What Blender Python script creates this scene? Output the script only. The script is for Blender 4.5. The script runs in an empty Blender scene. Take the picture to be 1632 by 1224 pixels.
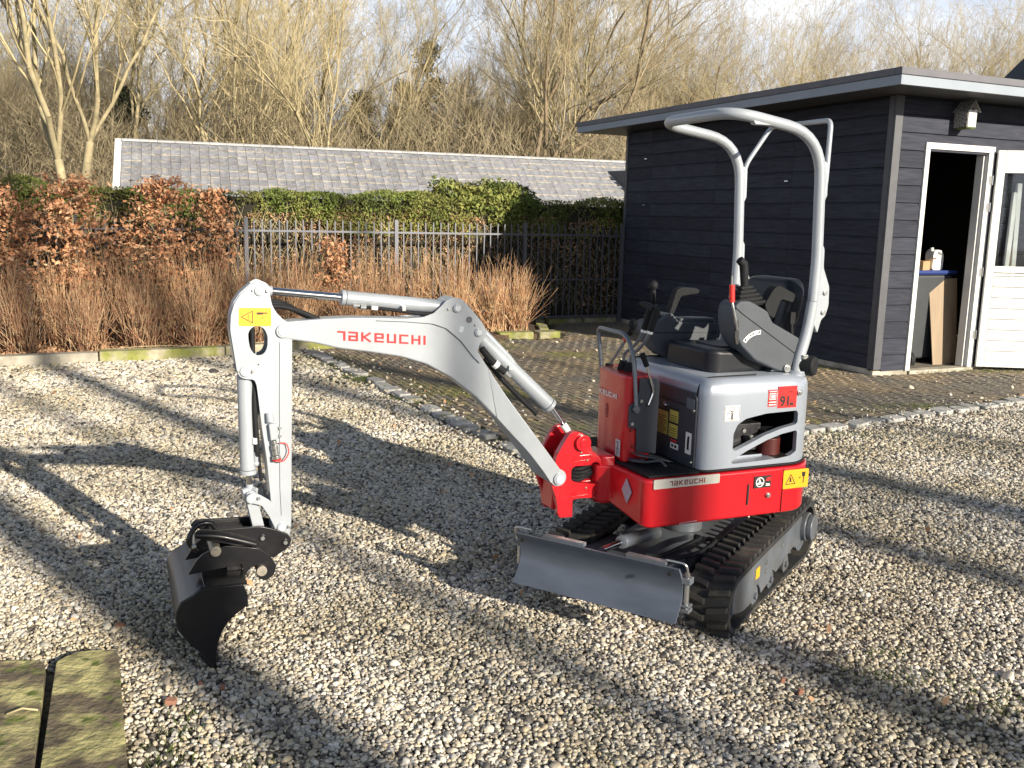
import bpy, bmesh, math, random
import numpy as np
from mathutils import Vector, Matrix

D = bpy.data
scene = bpy.context.scene
COL = scene.collection
rad = math.radians

# ------------------------------------------------------------------ camera, light, exposure
CAM_F, CAM_HY, CAM_SL, CAM_H = 1500.0, 347.0, 0.0225, 1.6
up = Vector((CAM_SL, 1.0, -(CAM_HY - 612) / CAM_F)).normalized()       # world up in camera axes (x right, y up, z back)
back = (Vector((0, 0, 1)) - up * up.z).normalized()
right = back.cross(up) * -1
right = up.cross(back)
R = Matrix((right, -back, up))                                           # rows: world axes in camera coordinates
cam_d = D.cameras.new('camera')
cam = D.objects.new('camera', cam_d)
COL.objects.link(cam)
cam_d.sensor_width = 36.0
cam_d.lens = 36.0 * CAM_F / 1632.0
cam_d.clip_start = 0.05
cam_d.clip_end = 1500
cam.matrix_world = Matrix.Translation((0, 0, CAM_H)) @ R.to_4x4()
scene.camera = cam

SUN_AZ, SUN_EL = rad(43.0), rad(19.5)                                    # azimuth measured from -Y towards +X
sun_vec = Vector((math.sin(SUN_AZ) * math.cos(SUN_EL), -math.cos(SUN_AZ) * math.cos(SUN_EL), math.sin(SUN_EL)))
world = D.worlds.new('World')
scene.world = world
world.use_nodes = True
nt = world.node_tree
for n in list(nt.nodes):
    nt.nodes.remove(n)
sky = nt.nodes.new('ShaderNodeTexSky')
sky.sky_type = 'NISHITA'
sky.sun_disc = False
sky.sun_elevation = SUN_EL
sky.sun_rotation = math.atan2(sun_vec.x, sun_vec.y)
sky.dust_density = 0.6
sky.ozone_density = 1.2
tc = nt.nodes.new('ShaderNodeTexCoord')
mp = nt.nodes.new('ShaderNodeMapping')
mp.inputs['Scale'].default_value = (1.0, 1.0, 2.6)
nz = nt.nodes.new('ShaderNodeTexNoise')
nz.inputs['Scale'].default_value = 2.2
nz.inputs['Detail'].default_value = 7
nz.inputs['Roughness'].default_value = 0.55
rmp = nt.nodes.new('ShaderNodeValToRGB')
rmp.color_ramp.elements[0].position = 0.47
rmp.color_ramp.elements[1].position = 0.66
cl = nt.nodes.new('ShaderNodeMix')
cl.data_type = 'RGBA'
cl.inputs['B'].default_value = (15, 15.2, 15.8, 1)
bg = nt.nodes.new('ShaderNodeBackground')
bg.inputs['Strength'].default_value = 0.05
wo = nt.nodes.new('ShaderNodeOutputWorld')
L = nt.links.new
L(tc.outputs['Generated'], mp.inputs['Vector'])
L(mp.outputs['Vector'], nz.inputs['Vector'])
L(nz.outputs['Fac'], rmp.inputs['Fac'])
cf = nt.nodes.new('ShaderNodeMapRange')
cf.inputs['From Min'].default_value = 0.18
cf.inputs['From Max'].default_value = 0.55
cf.inputs['To Min'].default_value = 1.0
cf.inputs['To Max'].default_value = 0.12
cmul = nt.nodes.new('ShaderNodeMath')
cmul.operation = 'MULTIPLY'
L(rmp.outputs['Color'], cmul.inputs[0])
L(cf.outputs[0], cmul.inputs[1])
L(cmul.outputs[0], cl.inputs['Factor'])
sx = nt.nodes.new('ShaderNodeSeparateXYZ')
hz = nt.nodes.new('ShaderNodeMapRange')
hz.inputs['From Min'].default_value = 0.02
hz.inputs['From Max'].default_value = 0.48
hz.inputs['To Min'].default_value = 0.85
hz.inputs['To Max'].default_value = 0.0
hz.interpolation_type = 'SMOOTHSTEP'
hmx = nt.nodes.new('ShaderNodeMix')
hmx.data_type = 'RGBA'
hmx.inputs['B'].default_value = (11.5, 12.4, 14.6, 1)
L(tc.outputs['Generated'], sx.inputs[0])
L(sx.outputs['Z'], hz.inputs['Value'])
L(sx.outputs['Z'], cf.inputs['Value'])
L(hz.outputs[0], hmx.inputs['Factor'])
L(sky.outputs['Color'], hmx.inputs['A'])
L(hmx.outputs['Result'], cl.inputs['A'])
L(cl.outputs['Result'], bg.inputs['Color'])
L(bg.outputs['Background'], wo.inputs['Surface'])

sl = D.lights.new('sun', 'SUN')
sl.energy = 5.0
sl.angle = rad(0.7)
sl.color = (1.0, 0.90, 0.745)
so = D.objects.new('sun', sl)
COL.objects.link(so)
so.rotation_mode = 'QUATERNION'
so.rotation_quaternion = sun_vec.to_track_quat('Z', 'Y')
so.location = (8, -8, 12)

scene.view_settings.view_transform = 'Standard'
scene.view_settings.look = 'None'
scene.view_settings.exposure = 0.98
scene.view_settings.gamma = 1.0
scene.view_settings.use_curve_mapping = False
scene.cycles.max_bounces = 6
scene.cycles.diffuse_bounces = 3
scene.cycles.transparent_max_bounces = 8

# ------------------------------------------------------------------ materials
def mat(name, col, rough=0.5, metal=0.0, var=0.0, vscale=6.0, col2=None, mix_scale=None, mix_pos=(0.45, 0.6),
        bump=0.0, bscale=60.0, coat=0.0, rnd=0.0, spec=None, stretch=None, trans=0.0, sheen=0.0, bdist=0.01, col3=None, mix3=8.0, mix3_pos=(0.55, 0.7)):
    m = D.materials.new(name)
    m.use_nodes = True
    t = m.node_tree
    b = t.nodes['Principled BSDF']
    b.inputs['Roughness'].default_value = rough
    b.inputs['Metallic'].default_value = metal
    if coat:
        b.inputs['Coat Weight'].default_value = coat
        b.inputs['Coat Roughness'].default_value = 0.12
    if spec is not None:
        b.inputs['Specular IOR Level'].default_value = spec
    if trans:
        b.inputs['Transmission Weight'].default_value = trans
    lk = t.links.new
    tcn = t.nodes.new('ShaderNodeTexCoord')
    src = tcn.outputs['Object']
    if stretch:
        mpn = t.nodes.new('ShaderNodeMapping')
        mpn.inputs['Scale'].default_value = stretch
        lk(src, mpn.inputs['Vector'])
        src = mpn.outputs['Vector']
    if rnd or True:
        oi = t.nodes.new('ShaderNodeObjectInfo')
        ad = t.nodes.new('ShaderNodeVectorMath')
        ad.operation = 'MULTIPLY_ADD'
        cb = t.nodes.new('ShaderNodeCombineXYZ')
        lk(oi.outputs['Random'], cb.inputs[0]); lk(oi.outputs['Random'], cb.inputs[1]); lk(oi.outputs['Random'], cb.inputs[2])
        lk(cb.outputs[0], ad.inputs[0])
        ad.inputs[1].default_value = (37.0, 19.0, 53.0) if rnd else (0, 0, 0)
        lk(src, ad.inputs[2])
        src = ad.outputs[0]
    def noise(s, d=4):
        n = t.nodes.new('ShaderNodeTexNoise')
        n.inputs['Scale'].default_value = s
        n.inputs['Detail'].default_value = d
        lk(src, n.inputs['Vector'])
        return n.outputs['Fac']
    def mixc(a, bcol, fac):
        x = t.nodes.new('ShaderNodeMix')
        x.data_type = 'RGBA'
        if isinstance(a, tuple): x.inputs['A'].default_value = (*a, 1)
        else: lk(a, x.inputs['A'])
        if isinstance(bcol, tuple): x.inputs['B'].default_value = (*bcol, 1)
        else: lk(bcol, x.inputs['B'])
        lk(fac, x.inputs['Factor'])
        return x.outputs['Result']
    def ramp(f, a, bb):
        r = t.nodes.new('ShaderNodeMapRange')
        r.inputs['From Min'].default_value = a
        r.inputs['From Max'].default_value = bb
        lk(f, r.inputs['Value'])
        return r.outputs[0]
    c = tuple(col)
    if col2:
        c = mixc(c, tuple(col2), ramp(noise(mix_scale or vscale), *mix_pos))
    if col3:
        c = mixc(c, tuple(col3), ramp(noise(mix3, 5), *mix3_pos))
    if var or rnd:
        hs = t.nodes.new('ShaderNodeHueSaturation')
        if isinstance(c, tuple): hs.inputs['Color'].default_value = (*c, 1)
        else: lk(c, hs.inputs['Color'])
        val = None
        if var:
            mr = t.nodes.new('ShaderNodeMapRange')
            mr.inputs['From Min'].default_value = 0.3
            mr.inputs['From Max'].default_value = 0.7
            mr.inputs['To Min'].default_value = 1 - var
            mr.inputs['To Max'].default_value = 1 + var
            lk(noise(vscale, 6), mr.inputs['Value'])
            val = mr.outputs[0]
        if rnd:
            m2 = t.nodes.new('ShaderNodeMapRange')
            m2.inputs['To Min'].default_value = 1 - rnd
            m2.inputs['To Max'].default_value = 1 + rnd
            lk(oi.outputs['Random'], m2.inputs['Value'])
            if val is None: val = m2.outputs[0]
            else:
                mm = t.nodes.new('ShaderNodeMath'); mm.operation = 'MULTIPLY'
                lk(val, mm.inputs[0]); lk(m2.outputs[0], mm.inputs[1]); val = mm.outputs[0]
        lk(val, hs.inputs['Value'])
        c = hs.outputs['Color']
    if isinstance(c, tuple): b.inputs['Base Color'].default_value = (*c, 1)
    else: lk(c, b.inputs['Base Color'])
    if bump:
        bn = t.nodes.new('ShaderNodeBump')
        bn.inputs['Strength'].default_value = bump
        bn.inputs['Distance'].default_value = bdist
        lk(noise(bscale, 5), bn.inputs['Height'])
        lk(bn.outputs[0], b.inputs['Normal'])
    return m

M = {}
M['silver'] = mat('silver_paint', (0.355, 0.385, 0.42), 0.38, 0.15, var=0.05, vscale=9, coat=0.15, bump=0.04, bscale=30, col2=(0.325, 0.35, 0.37), mix_scale=5, mix_pos=(0.5, 0.8))
M['hood'] = mat('hood_paint', (0.31, 0.345, 0.40), 0.33, 0.2, var=0.03, vscale=4, coat=0.25)
M['red'] = mat('red_paint', (0.50, 0.009, 0.016), 0.28, 0.0, var=0.05, vscale=7, coat=0.5, bump=0.03, bscale=25)
M['dark'] = mat('dark_grey_plastic', (0.060, 0.068, 0.078), 0.5, 0.0, var=0.1, vscale=20, bump=0.12, bscale=300, bdist=0.002)
M['console'] = mat('grey_console_plastic', (0.068, 0.077, 0.090), 0.6, 0.0, spec=0.35, var=0.08, vscale=20, bump=0.2, bscale=350, bdist=0.002)
M['panel'] = mat('dark_metal_panel', (0.045, 0.052, 0.066), 0.38, 0.1, var=0.12, vscale=8)
M['rubber'] = mat('black_rubber', (0.011, 0.012, 0.014), 0.7, 0.0, spec=0.25, var=0.2, vscale=15)
M['track'] = mat('track_rubber', (0.022, 0.022, 0.023), 0.75, 0.0, col2=(0.075, 0.066, 0.05), mix_scale=14, mix_pos=(0.5, 0.75), bump=0.3, bscale=90, bdist=0.004)
M['steel'] = mat('grey_painted_steel', (0.125, 0.142, 0.168), 0.4, 0.2, var=0.18, vscale=7, col2=(0.12, 0.125, 0.13), mix_scale=10, bump=0.08, bscale=60)
M['blade'] = mat('grey_blade_steel', (0.10, 0.12, 0.155), 0.42, 0.2, var=0.15, vscale=5, stretch=(1, 1, 4), bump=0.07, bscale=60)
M['black'] = mat('black_gloss_paint', (0.007, 0.007, 0.009), 0.38, 0.0, var=0.2, vscale=9, coat=0.12, spec=0.35, bump=0.05, bscale=40, col2=(0.016, 0.015, 0.014), mix_scale=12, mix_pos=(0.55, 0.75))
M['chrome'] = mat('chrome', (0.78, 0.79, 0.8), 0.08, 1.0)
M['zinc'] = mat('zinc_fitting', (0.55, 0.56, 0.55), 0.3, 0.9, var=0.1, vscale=40)
M['pin'] = mat('bare_pin_steel', (0.32, 0.29, 0.24), 0.5, 0.6, var=0.2, vscale=60)
M['guard'] = mat('grey_tube_paint', (0.14, 0.155, 0.175), 0.32, 0.3, coat=0.3)
M['yellow'] = mat('yellow_sticker', (0.72, 0.37, 0.012), 0.45)
M['yellowp'] = mat('pale_yellow_sticker', (0.55, 0.47, 0.10), 0.5)
M['white'] = mat('white_print', (0.78, 0.78, 0.77), 0.45)
M['plate'] = mat('brushed_plate', (0.72, 0.70, 0.64), 0.32, 0.5, var=0.04, vscale=20)
M['inkblack'] = mat('black_print', (0.012, 0.012, 0.012), 0.5)
M['inkred'] = mat('red_print', (0.66, 0.02, 0.02), 0.4)
M['inkmaroon'] = mat('maroon_print', (0.20, 0.012, 0.012), 0.4)
M['stickerred'] = mat('red_sticker', (0.62, 0.025, 0.02), 0.4)
M['stickergrey'] = mat('pale_sticker', (0.55, 0.58, 0.62), 0.4)
M['diamond'] = mat('steel_blue_plate', (0.34, 0.40, 0.48), 0.4, 0.1, var=0.2, vscale=90)
M['glass'] = mat('window_glass', (0.9, 0.95, 0.95), 0.02, 0.0, trans=1.0)
M['engine'] = mat('engine_metal', (0.045, 0.045, 0.05), 0.35, 0.6, var=0.4, vscale=30)
M['enginered'] = mat('red_canister', (0.07, 0.010, 0.008), 0.45)
M['vinyl'] = mat('black_vinyl', (0.012, 0.013, 0.017), 0.42, 0.0, spec=0.3, bump=0.15, bscale=220, bdist=0.002)
# setting
M['board'] = mat('black_stained_board', (0.034, 0.037, 0.050), 0.75, 0.0, spec=0.15, var=0.28, vscale=3.0, stretch=(1.2, 1.2, 14), bump=0.35, bscale=26, rnd=0.16, bdist=0.003, col3=(0.14, 0.14, 0.145), mix3=2.2, mix3_pos=(0.70, 0.85))
M['trim'] = mat('dark_trim', (0.065, 0.067, 0.076), 0.55, 0.0, var=0.15, vscale=8, bump=0.1, bscale=60)
M['whitewood'] = mat('white_painted_wood', (0.60, 0.60, 0.58), 0.45, 0.0, var=0.07, vscale=5, bump=0.1, bscale=40, col3=(0.42, 0.40, 0.34), mix3=4, mix3_pos=(0.64, 0.85))
M['fascia'] = mat('pale_blue_fascia', (0.25, 0.285, 0.33), 0.6, 0.0, spec=0.2, var=0.05, vscale=4)
M['roofedge'] = mat('zinc_roof_edge', (0.13, 0.13, 0.145), 0.6, 0.0, spec=0.2, var=0.1, vscale=6)
M['concrete'] = mat('weathered_concrete', (0.36, 0.33, 0.27), 0.85, 0.0, var=0.22, vscale=9, bump=0.4, bscale=60, col2=(0.25, 0.23, 0.18), mix_scale=4, rnd=0.12)
M['mosskerb'] = mat('mossy_kerb_concrete', (0.30, 0.27, 0.19), 0.9, 0.0, var=0.25, vscale=11, bump=0.5, bscale=60, col2=(0.19, 0.20, 0.05), mix_scale=5, mix_pos=(0.4, 0.6), rnd=0.15)
M['mossslab'] = mat('mossy_stone_slab', (0.38, 0.345, 0.155), 0.92, 0.0, var=0.35, vscale=16, bump=1.0, bscale=30, bdist=0.014, col2=(0.12, 0.095, 0.06), mix_scale=6, mix_pos=(0.42, 0.56), col3=(0.13, 0.16, 0.03), mix3=13, mix3_pos=(0.58, 0.68), rnd=0.06)
M['soil'] = mat('dark_bed_soil', (0.070, 0.045, 0.028), 0.95, 0.0, var=0.5, vscale=14, bump=1.0, bscale=30, bdist=0.03, col2=(0.16, 0.09, 0.045), mix_scale=18, mix_pos=(0.52, 0.66))
M['joint'] = mat('mossy_brick_joint', (0.060, 0.055, 0.035), 0.95, 0.0, var=0.4, vscale=20, col2=(0.10, 0.11, 0.03), mix_scale=1.6, mix_pos=(0.5, 0.62), bump=0.5, bscale=60)
M['brick'] = mat('worn_brown_brick', (0.265, 0.205, 0.13), 0.85, 0.0, var=0.3, vscale=22, bump=0.5, bscale=70, rnd=0.28, bdist=0.006, col2=(0.17, 0.15, 0.12), mix_scale=1.1, mix_pos=(0.42, 0.58), col3=(0.22, 0.205, 0.07), mix3=0.9, mix3_pos=(0.56, 0.68))
M['cobble'] = mat('grey_granite_sett', (0.38, 0.375, 0.355), 0.75, 0.0, var=0.25, vscale=25, bump=0.4, bscale=50, rnd=0.2, bdist=0.006, col3=(0.16, 0.15, 0.07), mix3=9, mix3_pos=(0.58, 0.7))
M['fence'] = mat('dark_grey_fence_metal', (0.10, 0.105, 0.125), 0.42, 0.3, var=0.1, vscale=10)
M['tile'] = mat('weathered_grey_tile', (0.20, 0.205, 0.225), 0.6, 0.0, var=0.25, vscale=9, rnd=0.16, bump=0.3, bscale=30, col2=(0.33, 0.29, 0.22), mix_scale=7, mix_pos=(0.58, 0.72), spec=0.4)
M['tileedge'] = mat('lit_lichen_tile_edge', (0.40, 0.36, 0.28), 0.8, 0.0, var=0.3, vscale=5, rnd=0.3, col2=(0.20, 0.19, 0.18), mix_scale=3, mix_pos=(0.5, 0.6))  # lower edge tone: lichen, plus caught light put into the colour
M['ridge'] = mat('grey_ridge_tile', (0.34, 0.34, 0.34), 0.6, 0.0, var=0.15, vscale=4, rnd=0.1)
M['verge'] = mat('white_verge', (0.66, 0.66, 0.66), 0.5, 0.0, var=0.1, vscale=3)
M['darktile'] = mat('dark_tile', (0.03, 0.032, 0.038), 0.5, 0.0, rnd=0.3, var=0.2, vscale=8)
M['plywood'] = mat('plywood', (0.24, 0.175, 0.11), 0.6, 0.0, var=0.15, vscale=4, stretch=(5, 5, 0.6))
M['bin'] = mat('dark_bin_plastic', (0.035, 0.04, 0.045), 0.5, 0.0, var=0.1, vscale=8)
M['blue'] = mat('blue_bin_lid', (0.015, 0.035, 0.16), 0.4, 0.0)
M['card'] = mat('cardboard', (0.36, 0.23, 0.12), 0.8, 0.0, var=0.1, vscale=8)
M['jerry'] = mat('white_plastic', (0.72, 0.72, 0.68), 0.4)
M['mosaic'] = mat('mottled_birdhouse_paint', (0.36, 0.35, 0.33), 0.7, 0.0, col2=(0.10, 0.09, 0.09), mix_scale=60, mix_pos=(0.48, 0.56))
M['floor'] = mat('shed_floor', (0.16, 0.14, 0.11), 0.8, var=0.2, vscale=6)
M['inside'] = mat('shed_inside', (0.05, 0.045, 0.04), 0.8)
M['bark1'] = mat('sunlit_mossy_bark', (0.33, 0.275, 0.165), 0.9, 0.0, var=0.25, vscale=3, bump=0.6, bscale=12, col2=(0.25, 0.22, 0.13), mix_scale=2)
M['bark2'] = mat('brown_bark', (0.19, 0.145, 0.09), 0.9, 0.0, var=0.3, vscale=3, bump=0.5, bscale=12)
M['twig'] = mat('fine_twigs', (0.42, 0.35, 0.20), 0.85, 0.0, var=0.25, vscale=0.5)
M['twig2'] = mat('dark_twigs', (0.29, 0.24, 0.15), 0.85, 0.0, var=0.3, vscale=0.5)
M['needle'] = mat('dark_evergreen_needles', (0.050, 0.060, 0.018), 0.8, 0.0, var=0.4, vscale=1.5)
M['hedge'] = mat('hedge_green', (0.125, 0.165, 0.030), 0.75, 0.0, var=0.45, vscale=3.5, col2=(0.20, 0.20, 0.05), mix_scale=1.7, mix_pos=(0.45, 0.6))
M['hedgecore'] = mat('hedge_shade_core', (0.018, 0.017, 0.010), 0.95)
M['deadleaf'] = mat('dead_leaf_brown', (0.40, 0.235, 0.13), 0.75, 0.0, var=0.4, vscale=7)
M['beech'] = mat('copper_beech_leaf', (0.43, 0.195, 0.095), 0.62, 0.0, var=0.4, vscale=9, col2=(0.46, 0.27, 0.15), mix_scale=14)
M['stem'] = mat('orange_brown_stem', (0.40, 0.215, 0.115), 0.75, 0.0, var=0.45, vscale=5, col2=(0.52, 0.36, 0.20), mix_scale=9)
M['stem2'] = mat('grey_brown_stem', (0.28, 0.145, 0.08), 0.8, 0.0, var=0.4, vscale=5, col2=(0.42, 0.29, 0.17), mix_scale=11)
M['grass'] = mat('moss_and_grass', (0.075, 0.105, 0.018), 0.85, 0.0, var=0.5, vscale=12)
M['field'] = mat('rough_grass_ground', (0.10, 0.095, 0.045), 0.95, 0.0, var=0.4, vscale=1.5, col2=(0.12, 0.08, 0.045), mix_scale=0.6)
M['brokenbrick'] = mat('broken_brick', (0.27, 0.13, 0.085), 0.85)

# ------------------------------------------------------------------ mesh helpers
def link(name, me, m, parent=None, smooth=None, bevel=0.0, bseg=2):
    o = D.objects.new(name, me)
    COL.objects.link(o)
    for mm in (m if isinstance(m, (list, tuple)) else [m]):
        me.materials.append(mm)
    if parent is not None:
        o.parent = parent
    if bevel:
        me.polygons.foreach_set('use_smooth', [True] * len(me.polygons))
        b = o.modifiers.new('bevel', 'BEVEL')
        b.width = bevel
        b.segments = bseg
        b.limit_method = 'ANGLE'
        b.angle_limit = rad(38)
        b.harden_normals = True
    elif smooth:
        me.polygons.foreach_set('use_smooth', [True] * len(me.polygons))
        if smooth is not True:
            me.set_sharp_from_angle(angle=smooth)
    return o

def rounded(pts, r, n=3):
    """2D outline with its corners rounded"""
    out = []
    N = len(pts)
    for i in range(N):
        p = Vector(pts[i]); a = Vector(pts[i - 1]); b = Vector(pts[(i + 1) % N])
        rr = r[i] if isinstance(r, (list, tuple)) else r
        d1 = (a - p); d2 = (b - p)
        k = min(rr, d1.length * 0.45, d2.length * 0.45)
        if k < 1e-5:
            out.append(tuple(p)); continue
        s = p + d1.normalized() * k; e = p + d2.normalized() * k
        for j in range(n + 1):
            t = j / n
            out.append(tuple(s * (1 - t) ** 2 + p * 2 * t * (1 - t) + e * t * t))
    return out

class G:
    def __init__(s):
        s.v = []; s.f = []; s.m = []
    def add(s, v, f, mi=0):
        k = len(s.v)
        s.v += [tuple(x) for x in v]
        s.f += [tuple(i + k for i in q) for q in f]
        s.m += [mi] * len(f)
        return s
    def box(s, a, b, mi=0):
        x0, y0, z0 = [min(p, q) for p, q in zip(a, b)]; x1, y1, z1 = [max(p, q) for p, q in zip(a, b)]
        v = [(x0, y0, z0), (x1, y0, z0), (x1, y1, z0), (x0, y1, z0), (x0, y0, z1), (x1, y0, z1), (x1, y1, z1), (x0, y1, z1)]
        return s.add(v, [(3, 2, 1, 0), (4, 5, 6, 7), (0, 1, 5, 4), (1, 2, 6, 5), (2, 3, 7, 6), (3, 0, 4, 7)], mi)
    def obox(s, c, ax, ay, az, mi=0):
        """oriented box: centre and three half-axis vectors"""
        c, ax, ay, az = map(Vector, (c, ax, ay, az))
        v = [c + ax * i + ay * j + az * k for k in (-1, 1) for i, j in ((-1, -1), (1, -1), (1, 1), (-1, 1))]
        return s.add(v, [(3, 2, 1, 0), (4, 5, 6, 7), (0, 1, 5, 4), (1, 2, 6, 5), (2, 3, 7, 6), (3, 0, 4, 7)], mi)
    def prism(s, pts, a, b, axis='y', mi=0):
        def P(p, h):
            return {'y': (p[0], h, p[1]), 'x': (h, p[0], p[1]), 'z': (p[0], p[1], h)}[axis]
        n = len(pts)
        area = sum(pts[i][0] * pts[(i + 1) % n][1] - pts[(i + 1) % n][0] * pts[i][1] for i in range(n))
        q = list(pts) if area > 0 else list(pts)[::-1]
        if axis == 'y': q = q[::-1]
        lo, hi = min(a, b), max(a, b)
        v = [P(p, lo) for p in q] + [P(p, hi) for p in q]
        f = [tuple(range(n))[::-1], tuple(range(n, 2 * n))] + [(i, (i + 1) % n, n + (i + 1) % n, n + i) for i in range(n)]
        return s.add(v, f, mi)
    def tube(s, pts, r, n=12, mi=0, cap=True):
        pts = [Vector(p) for p in pts]
        N = len(pts)
        rs = r if isinstance(r, (list, tuple)) else [r] * N
        t0 = (pts[1] - pts[0]).normalized()
        a = t0.orthogonal().normalized()
        v = []
        for i, p in enumerate(pts):
            if i == 0: t = t0
            elif i == N - 1: t = (pts[-1] - pts[-2]).normalized()
            else: t = ((pts[i + 1] - p).normalized() + (p - pts[i - 1]).normalized()).normalized()
            a = (a - t * a.dot(t)).normalized()
            b = t.cross(a)
            for k in range(n):
                w = 2 * math.pi * k / n
                v.append(p + (a * math.cos(w) + b * math.sin(w)) * rs[i])
        f = []
        for i in range(N - 1):
            for k in range(n):
                k2 = (k + 1) % n
                f.append((i * n + k, i * n + k2, (i + 1) * n + k2, (i + 1) * n + k))
        if cap:
            f.append(tuple(range(n))[::-1]); f.append(tuple((N - 1) * n + k for k in range(n)))
        return s.add(v, f, mi)
    def cyl(s, a, b, r, n=16, r2=None, mi=0):
        return s.tube([a, b], [r, r if r2 is None else r2], n, mi)
    def ball(s, c, r, n=12, sc=(1, 1, 1), mi=0):
        c = Vector(c)
        m = n // 2
        v = [c + Vector((0, 0, -r * sc[2]))]
        for i in range(1, m):
            th = -math.pi / 2 + math.pi * i / m
            for k in range(n):
                w = 2 * math.pi * k / n
                v.append(c + Vector((r * sc[0] * math.cos(th) * math.cos(w), r * sc[1] * math.cos(th) * math.sin(w), r * sc[2] * math.sin(th))))
        v.append(c + Vector((0, 0, r * sc[2])))
        f = [(0, 1 + (k + 1) % n, 1 + k) for k in range(n)]
        for i in range(m - 2):
            for k in range(n):
                a, b = 1 + i * n + k, 1 + i * n + (k + 1) % n
                f.append((a, b, b + n, a + n))
        t = len(v) - 1; o = 1 + (m - 2) * n
        f += [(o + k, o + (k + 1) % n, t) for k in range(n)]
        return s.add(v, f, mi)
    def map(s, fn):
        s.v = [tuple(fn(*p)) for p in s.v]
        return s
    def mesh(s, name='mesh'):
        me = D.meshes.new(name)
        me.from_pydata(s.v, [], s.f)
        if any(s.m): me.polygons.foreach_set('material_index', s.m)
        return me
    def build(s, name, m, parent=None, **kw):
        return link(name, s.mesh(name), m, parent, **kw)

def arc(pts, r=0.05, n=6):
    """3D polyline with rounded bends"""
    pts = [Vector(p) for p in pts]
    out = [pts[0]]
    for i in range(1, len(pts) - 1):
        p, a, b = pts[i], pts[i - 1], pts[i + 1]
        d1, d2 = a - p, b - p
        rr = r[i - 1] if isinstance(r, (list, tuple)) else r
        k = min(rr, d1.length * 0.48, d2.length * 0.48)
        s, e = p + d1.normalized() * k, p + d2.normalized() * k
        for j in range(n + 1):
            t = j / n
            out.append(s * (1 - t) ** 2 + p * 2 * t * (1 - t) + e * t * t)
    return out + [pts[-1]]

def spline(pts, n=6):
    pts = [Vector(p) for p in pts]
    P = [pts[0] * 2 - pts[1]] + pts + [pts[-1] * 2 - pts[-2]]
    out = []
    for i in range(1, len(P) - 2):
        for j in range(n):
            t = j / n
            a, b, c, d = P[i - 1], P[i], P[i + 1], P[i + 2]
            out.append(0.5 * ((2 * b) + (c - a) * t + (2 * a - 5 * b + 4 * c - d) * t * t + (3 * b - a - 3 * c + d) * t ** 3))
    return out + [pts[-1]]

def plate_holes(outer, holes, y0, y1):
    """flat plate in the x/z plane with holes, between y0 and y1"""
    bm = bmesh.new()
    edges = []
    for lp in [outer] + holes:
        vs = [bm.verts.new((p[0], y0, p[1])) for p in lp]
        for i in range(len(vs)):
            edges.append(bm.edges.new((vs[i], vs[(i + 1) % len(vs)])))
    r = bmesh.ops.triangle_fill(bm, use_beauty=True, use_dissolve=False, edges=edges)
    ext = bmesh.ops.extrude_face_region(bm, geom=list(bm.faces))
    for e in ext['geom']:
        if isinstance(e, bmesh.types.BMVert):
            e.co.y = y1
    bmesh.ops.recalc_face_normals(bm, faces=bm.faces)
    me = D.meshes.new('plate')
    bm.to_mesh(me); bm.free()
    return me

def boolean(o, cutters, op='DIFFERENCE'):
    for c in cutters:
        b = o.modifiers.new('cut', 'BOOLEAN')
        b.operation = op
        b.object = c
        b.solver = 'EXACT'
    dg = bpy.context.evaluated_depsgraph_get()
    me = D.meshes.new_from_object(o.evaluated_get(dg))
    o.modifiers.clear()
    o.data = me
    for c in cutters:
        D.objects.remove(c)
    return o

def fast_mesh(name, V, F):
    """numpy verts (n,3) and faces (m,k)"""
    me = D.meshes.new(name)
    k = F.shape[1]
    me.vertices.add(len(V)); me.vertices.foreach_set('co', np.ascontiguousarray(V, dtype=np.float32).ravel())
    me.loops.add(F.size); me.loops.foreach_set('vertex_index', np.ascontiguousarray(F, dtype=np.int32).ravel())
    me.polygons.add(len(F)); me.polygons.foreach_set('loop_start', np.arange(0, F.size, k, dtype=np.int32))
    me.update(calc_edges=True)
    me.validate()
    return me

def seg_mesh(name, S, n=3):
    """frusta: S rows p0(3) p1(3) r0 r1"""
    S = np.asarray(S, dtype=np.float64)
    p0, p1, r0, r1 = S[:, 0:3], S[:, 3:6], S[:, 6], S[:, 7]
    d = p1 - p0
    d /= np.maximum(np.linalg.norm(d, axis=1, keepdims=True), 1e-9)
    ref = np.where(np.abs(d[:, 2:3]) < 0.9, np.array([[0, 0, 1.0]]), np.array([[1.0, 0, 0]]))
    a = np.cross(d, ref); a /= np.linalg.norm(a, axis=1, keepdims=True)
    b = np.cross(d, a)
    w = 2 * np.pi * np.arange(n) / n
    ring = a[:, None, :] * np.cos(w)[None, :, None] + b[:, None, :] * np.sin(w)[None, :, None]
    V = np.concatenate([p0[:, None] + ring * r0[:, None, None], p1[:, None] + ring * r1[:, None, None]], axis=1)
    base = (np.arange(len(S)) * 2 * n)[:, None]
    k = np.arange(n); k2 = (k + 1) % n
    q = np.stack([k, k2, k2 + n, k + n], axis=1)
    F = (base[:, :, None] + q[None]).reshape(-1, 4)
    return fast_mesh(name, V.reshape(-1, 3), F)

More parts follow.
